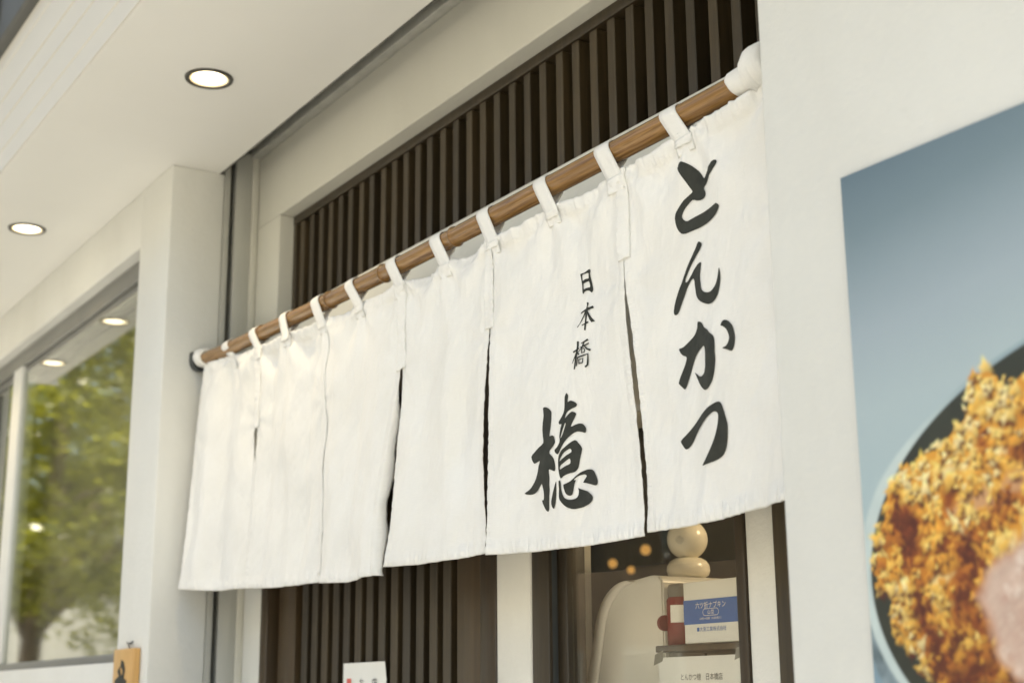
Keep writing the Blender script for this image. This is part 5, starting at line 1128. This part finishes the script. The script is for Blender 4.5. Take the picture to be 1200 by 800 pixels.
for i in range(len(edge_line) - 1):
    a = i * 5; b = a + 5
    bf += [(a, a + 1, b + 1, b), (a + 1, a + 2, b + 2, b + 1), (a + 3, a, b, b + 3), (a + 4, a + 3, b + 3, b + 4)]
pydata("edge_trim", bandv, bf, M['machine_trim'], mac, True)
box("side_panel", -1.8015, -1.770, 0.352, 0.60, 1.201, 1.672, M['machine_grey'], mac, 0.006)
box("panel_joint", -1.7698, -1.7685, 0.40, 0.404, 1.25, 1.66, M['slot'], mac)

dev = thing("round_device", "ivory ball shaped device with a small speaker grille on top of the machine", "device", (-1.855, 0.45, 1.689))
dx, dy = -1.862, 0.45
body = lathe("base_bulb", (dx, dy, 1.6895), [(0.028, 0.0), (0.034, 0.004), (0.0365, 0.012), (0.0355, 0.020), (0.030, 0.028), (0.022, 0.0325), (0.0, 0.033)], M['ivory'], dev)
ball = lathe("head_ball", (dx, dy, 1.7535), [(0.0, -0.0338)] + [(0.0342 * math.cos(a), 0.0338 * math.sin(a)) for a in np.linspace(-1.3, 1.3, 24)] + [(0.0, 0.0338)], M['ivory'], dev)
gbm = bmesh.new()
for i in range(-3, 4):
    for j in range(-3, 4):
        if i * i + j * j > 10: continue
        ph = math.radians(-62 + i * 3.6); tt = math.radians(-6 + j * 3.6)
        c = Vector((dx + 0.0343 * math.cos(tt) * math.cos(ph), dy + 0.0343 * math.cos(tt) * math.sin(ph), 1.7535 + 0.0340 * math.sin(tt)))
        bmesh.ops.create_icosphere(gbm, subdivisions=1, radius=0.0006, matrix=Matrix.Translation(c - world_of(ball)))
gm = bpy.data.meshes.new("speaker_grille"); gbm.to_mesh(gm); gbm.free()
link("speaker_grille", gm, M['slot'], ball)

nap = thing("napkin_box", "white box with a blue band and Japanese lettering standing against the window glass", "box", (-1.6, 0.29, 1.572))
box("carton", -1.662, -1.5365, 0.272, 0.335, 1.5725, 1.6615, M['paper'], nap, 0.0015)
box("blue_band", -1.6615, -1.537, 0.2712, 0.2718, 1.600, 1.635, M['blue'], nap)
lettering("lettering", "六ツ折ナプキン", 0.0102, (-1.6005, 0.2709, 1.6225), M['print_white'], nap, 'CENTER', 1.0, 0.95)
lettering("lettering", "山型", 0.0070, (-1.6005, 0.2709, 1.6137), M['print_white'], nap, 'CENTER', 1.25)
lettering("lettering", "100枚×100袋（10,000枚入）", 0.0042, (-1.6005, 0.2709, 1.6058), M['print_white'], nap, 'CENTER')
lettering("lettering", "■大黒工業株式会社", 0.0075, (-1.6005, 0.2711, 1.5895), M['blue'], nap, 'CENTER', 1.0, 0.98)
V = []; F = []
n = 40
for i in range(n):
    a = 2 * math.pi * i / n
    sx = 0.0125 if math.cos(a) > 0 else -0.0125
    for r in (0.0045, 0.0052):
        V.append((-1.6005 + sx + r * math.cos(a), 0.2709, 1.6162 + r * math.sin(a)))
for i in range(n):
    j = (i + 1) % n; F.append((2 * i, 2 * i + 1, 2 * j + 1, 2 * j))
pydata("rounded_outline", V, F, M['print_white'], nap)

sh = thing("printed_sheet", "white printed sheet with the shop name in small characters, inside the window below the box", "sign", (-1.63, 0.268, 1.40))
pydata("sheet", [(-1.7185, 0.2672, 1.30), (-1.537, 0.2672, 1.30), (-1.5355, 0.2672, 1.5545), (-1.7195, 0.2672, 1.5545)], [(0, 1, 2, 3)], M['paper'], sh)
lettering("lettering", "とんかつ檍　日本橋店", 0.0105, (-1.6225, 0.2668, 1.5215), M['print_black'], sh, 'CENTER', 1.0, 0.9)
lettering("lettering", "営業時間　11:30 - 14:00", 0.009, (-1.6225, 0.2668, 1.500), M['print_black'], sh, 'CENTER')
for (tx, tz, s) in ((-1.537, 1.557, 1), (-1.7195, 1.553, -1)):
    pydata("clear_tape", [(tx - 0.012, 0.2669, tz - 0.010), (tx + 0.010, 0.2669, tz - 0.004), (tx + 0.012, 0.2669, tz + 0.012), (tx - 0.008, 0.2669, tz + 0.006)], [(0, 1, 2, 3)], M['steel'], sh)

red = thing("red_tin", "dark red tin with a white label standing left of the napkin box", "tin", (-1.712, 0.308, 1.572))
lathe("tin_body", (-1.712, 0.308, 1.5725), [(0.021, 0.0), (0.022, 0.002), (0.022, 0.068), (0.019, 0.072), (0.0, 0.073)], M['red_can'], red, 32)
pydata("paper_label", [(-1.712 + 0.0224 * math.cos(a), 0.308 + 0.0224 * math.sin(a), z) for a in np.linspace(-1.5, -0.3, 9) for z in (1.606, 1.632)],
       [(2 * i, 2 * i + 2, 2 * i + 3, 2 * i + 1) for i in range(8)], M['paper'], red)
lathe("cap", (-1.731, 0.286, 1.606), [(0.0, 0.0), (0.011, 0.0005), (0.012, 0.003), (0.012, 0.008), (0.0, 0.0085)], M['red_can'], red, 24, 'X')
cup = thing("steel_cup", "dull steel cylinder under the napkin box behind the glass", "cup", (-1.60, 0.40, 1.2))
lathe("cup_wall", (-1.645, 0.47, 1.2005), [(0.03, 0.0), (0.034, 0.33), (0.032, 0.33), (0.029, 0.01)], M['steel'], cup, 32)

# added amber glows: four for golden streaks in the glass, one unseen for fill
M['warm_bulb'] = emitter("warm_bulb_glow", (1.0, 0.52, 0.14), 0.16)  # emission imitates golden streaks on the window glass
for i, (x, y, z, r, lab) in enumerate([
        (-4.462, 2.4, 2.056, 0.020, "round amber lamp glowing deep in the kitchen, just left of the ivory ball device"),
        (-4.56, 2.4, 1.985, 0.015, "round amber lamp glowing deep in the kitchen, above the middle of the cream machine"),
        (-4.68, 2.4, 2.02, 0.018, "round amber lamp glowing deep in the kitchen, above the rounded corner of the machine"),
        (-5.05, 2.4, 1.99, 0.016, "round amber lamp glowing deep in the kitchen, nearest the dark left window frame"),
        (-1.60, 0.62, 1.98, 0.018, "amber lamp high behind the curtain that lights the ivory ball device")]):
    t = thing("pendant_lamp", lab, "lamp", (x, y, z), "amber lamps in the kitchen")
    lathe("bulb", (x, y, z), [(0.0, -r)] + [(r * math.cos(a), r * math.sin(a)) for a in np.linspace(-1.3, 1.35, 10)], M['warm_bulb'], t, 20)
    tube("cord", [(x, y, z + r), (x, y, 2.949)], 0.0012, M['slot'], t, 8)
    if i == 4:
        ld = bpy.data.lights.new("pendant_light", 'POINT'); ld.energy = 1.1; ld.color = (1.0, 0.80, 0.56); ld.shadow_soft_size = 0.03  # added fill light, hidden by the curtain, brightens the ivory ball
        lo = bpy.data.objects.new("pendant_light", ld); COL.objects.link(lo); lo.parent = t; lo.location = (0, 0, -0.055)

# ------------------------------------------------------------------ street trees (seen in the reflections)
def tree(x, y, h, crown_c, crown_r, nleaf, label, seed, leaf=0.10):
    r = random.Random(seed); g = np.random.default_rng(seed)
    t = thing("street_tree", label, "tree", (x, y, 0.0), "street trees along the kerb")
    lean = (crown_c[0] - x) * 0.25, (crown_c[1] - y) * 0.25
    hz = crown_c[2]
    pts = [(x, y, -0.02), (x + 0.03, y, 0.6), (x + lean[0] * 0.3 - 0.04, y + lean[1] * 0.3, hz * 0.35), (x + lean[0], y + lean[1] + 0.03, hz * 0.62), (x + lean[0] * 1.8, y + lean[1] * 1.8, hz), (x + lean[0] * 2.2, y + lean[1] * 2.2, hz + crown_r[2] * 0.6)]
    tube("trunk", pts, [0.17, 0.135, 0.115, 0.095, 0.06, 0.02], M['bark'], t, 12)
    tips = []
    for k in range(11):
        a = k * 2.4 + r.uniform(-.3, .3); f = r.uniform(0.40, 0.95)
        i = min(int(f * 4), 3); q = Vector(pts[i + 1]) * (f * 4 - i) + Vector(pts[i]) * (1 - (f * 4 - i))
        if q.z < hz - crown_r[2] * 0.9: q.z = hz - crown_r[2] * 0.9
        e = Vector(crown_c) + Vector((math.cos(a) * crown_r[0] * r.uniform(.6, .95), math.sin(a) * crown_r[1] * r.uniform(.6, .95), r.uniform(-.6, .7) * crown_r[2]))
        m_ = q.lerp(e, 0.5) + Vector((r.uniform(-.15, .15), r.uniform(-.15, .15), 0.2))
        tube("limb", [q, m_, e], [0.05, 0.03, 0.01], M['bark'], t, 7)
        tips += [e, m_, q.lerp(e, 0.75)]
    # leaf clumps: many small leaves around clump centres, with gaps between
    nc = 70
    cen = []
    while len(cen) < nc:
        d = g.normal(size=3); d /= np.linalg.norm(d); rad = g.uniform(0.35, 1.0) ** 0.6
        c = np.array(crown_c) + d * rad * np.array(crown_r)
        cen.append(c)
    cen = np.array(cen + [list(q) for q in tips])
    which = g.integers(0, len(cen), nleaf)
    size = g.uniform(0.22, 0.55, len(cen))
    P = cen[which] + g.normal(size=(nleaf, 3)) * (size[which] * 0.62)[:, None] * np.array([1, 1, 0.6])
    # leaf axes
    ax = g.normal(size=(nleaf, 3)); ax[:, 2] = ax[:, 2] * 0.5 - 0.3; ax /= np.linalg.norm(ax, axis=1)[:, None]
    up = g.normal(size=(nleaf, 3)) * 0.6 + np.array([0, 0, 1.0]); sd = np.cross(ax, up); sd /= np.linalg.norm(sd, axis=1)[:, None]
    L = (leaf * g.uniform(0.6, 1.25, nleaf))[:, None]
    V = np.stack([P - ax * L * 0.5, P + sd * L * 0.28, P + ax * L * 0.55, P - sd * L * 0.28], 1).reshape(-1, 3) - np.array([x, y, 0.0])
    F = np.arange(nleaf * 4, dtype=np.int32)
    me = bpy.data.meshes.new("crown")
    me.vertices.add(len(V)); me.vertices.foreach_set("co", V.ravel())
    me.loops.add(len(F)); me.loops.foreach_set("vertex_index", F)
    me.polygons.add(nleaf); me.polygons.foreach_set("loop_start", np.arange(0, nleaf * 4, 4, dtype=np.int32))
    me.update(calc_edges=True)
    link("crown", me, M['leaf'], t)
    return t
tree(-14.6, -2.5, 6, (-13.5, -2.75, 4.0), (2.7, 1.9, 2.2), 26000, "leafy tree with a leaning trunk reflected in the left shop window", 3, 0.11)
tree(-21.0, -2.9, 6, (-20.0, -3.4, 4.9), (3.2, 2.2, 2.4), 16000, "taller leafy tree farther down the kerb, behind the leaning one", 5, 0.12)

# ------------------------------------------------------------------ buildings across the street
def block(name, x0, x1, y0, y1, h, mat, label, rows, cols, face):
    t = thing(name, label, "building", ((x0 + x1) / 2, (y0 + y1) / 2, 0.0))
    box("wall", x0, x1, y0, y1, -0.11, h, mat, t, 0.02)
    box("roof", x0 - 0.15, x1 + 0.15, y0 - 0.15, y1 + 0.15, h + 0.002, h + 0.25, M['kerb'], t, 0.02)
    for i in range(rows):
        z = 0.9 + i * 2.9
        for j in range(cols):
            f = (j + 0.5) / cols
            if face == 'x':
                yc = y0 + (y1 - y0) * f
                w = box("window", x1 + 0.002, x1 + 0.06, yc - 0.7, yc + 0.7, z, z + 1.4, M['frame_grey'], t)
                box("pane", x1 + 0.0605, x1 + 0.066, yc - 0.62, yc + 0.62, z + 0.08, z + 1.32, M['glass_shop'], w)
                box("inner_dark", x1 + 0.0601, x1 + 0.0603, yc - 0.62, yc + 0.62, z + 0.08, z + 1.32, M['interior'], w)
            else:
                xc = x0 + (x1 - x0) * f
                w = box("window", xc - 0.8, xc + 0.8, y1 + 0.002, y1 + 0.06, z, z + 1.4, M['frame_grey'], t)
                box("pane", xc - 0.72, xc + 0.72, y1 + 0.0605, y1 + 0.066, z + 0.08, z + 1.32, M['glass_shop'], w)
                box("inner_dark", xc - 0.72, xc + 0.72, y1 + 0.0601, y1 + 0.0603, z + 0.08, z + 1.32, M['interior'], w)
    return t
block("pale_house", -46, -34, -10.5, -1.0, 5.6, M['facade_white'], "pale rendered building closing the street, reflected under the foliage", 2, 3, 'x')
block("brown_block", -30, -9.5, -24, -14.0, 9.0, M['facade_brown'], "brown tiled block across the road, reflected in the kitchen window", 3, 7, 'y')
block("grey_block", -9.3, 12, -24, -14.0, 7.5, M['facade_white'], "pale block across the road to the right of the brown one", 2, 7, 'y')
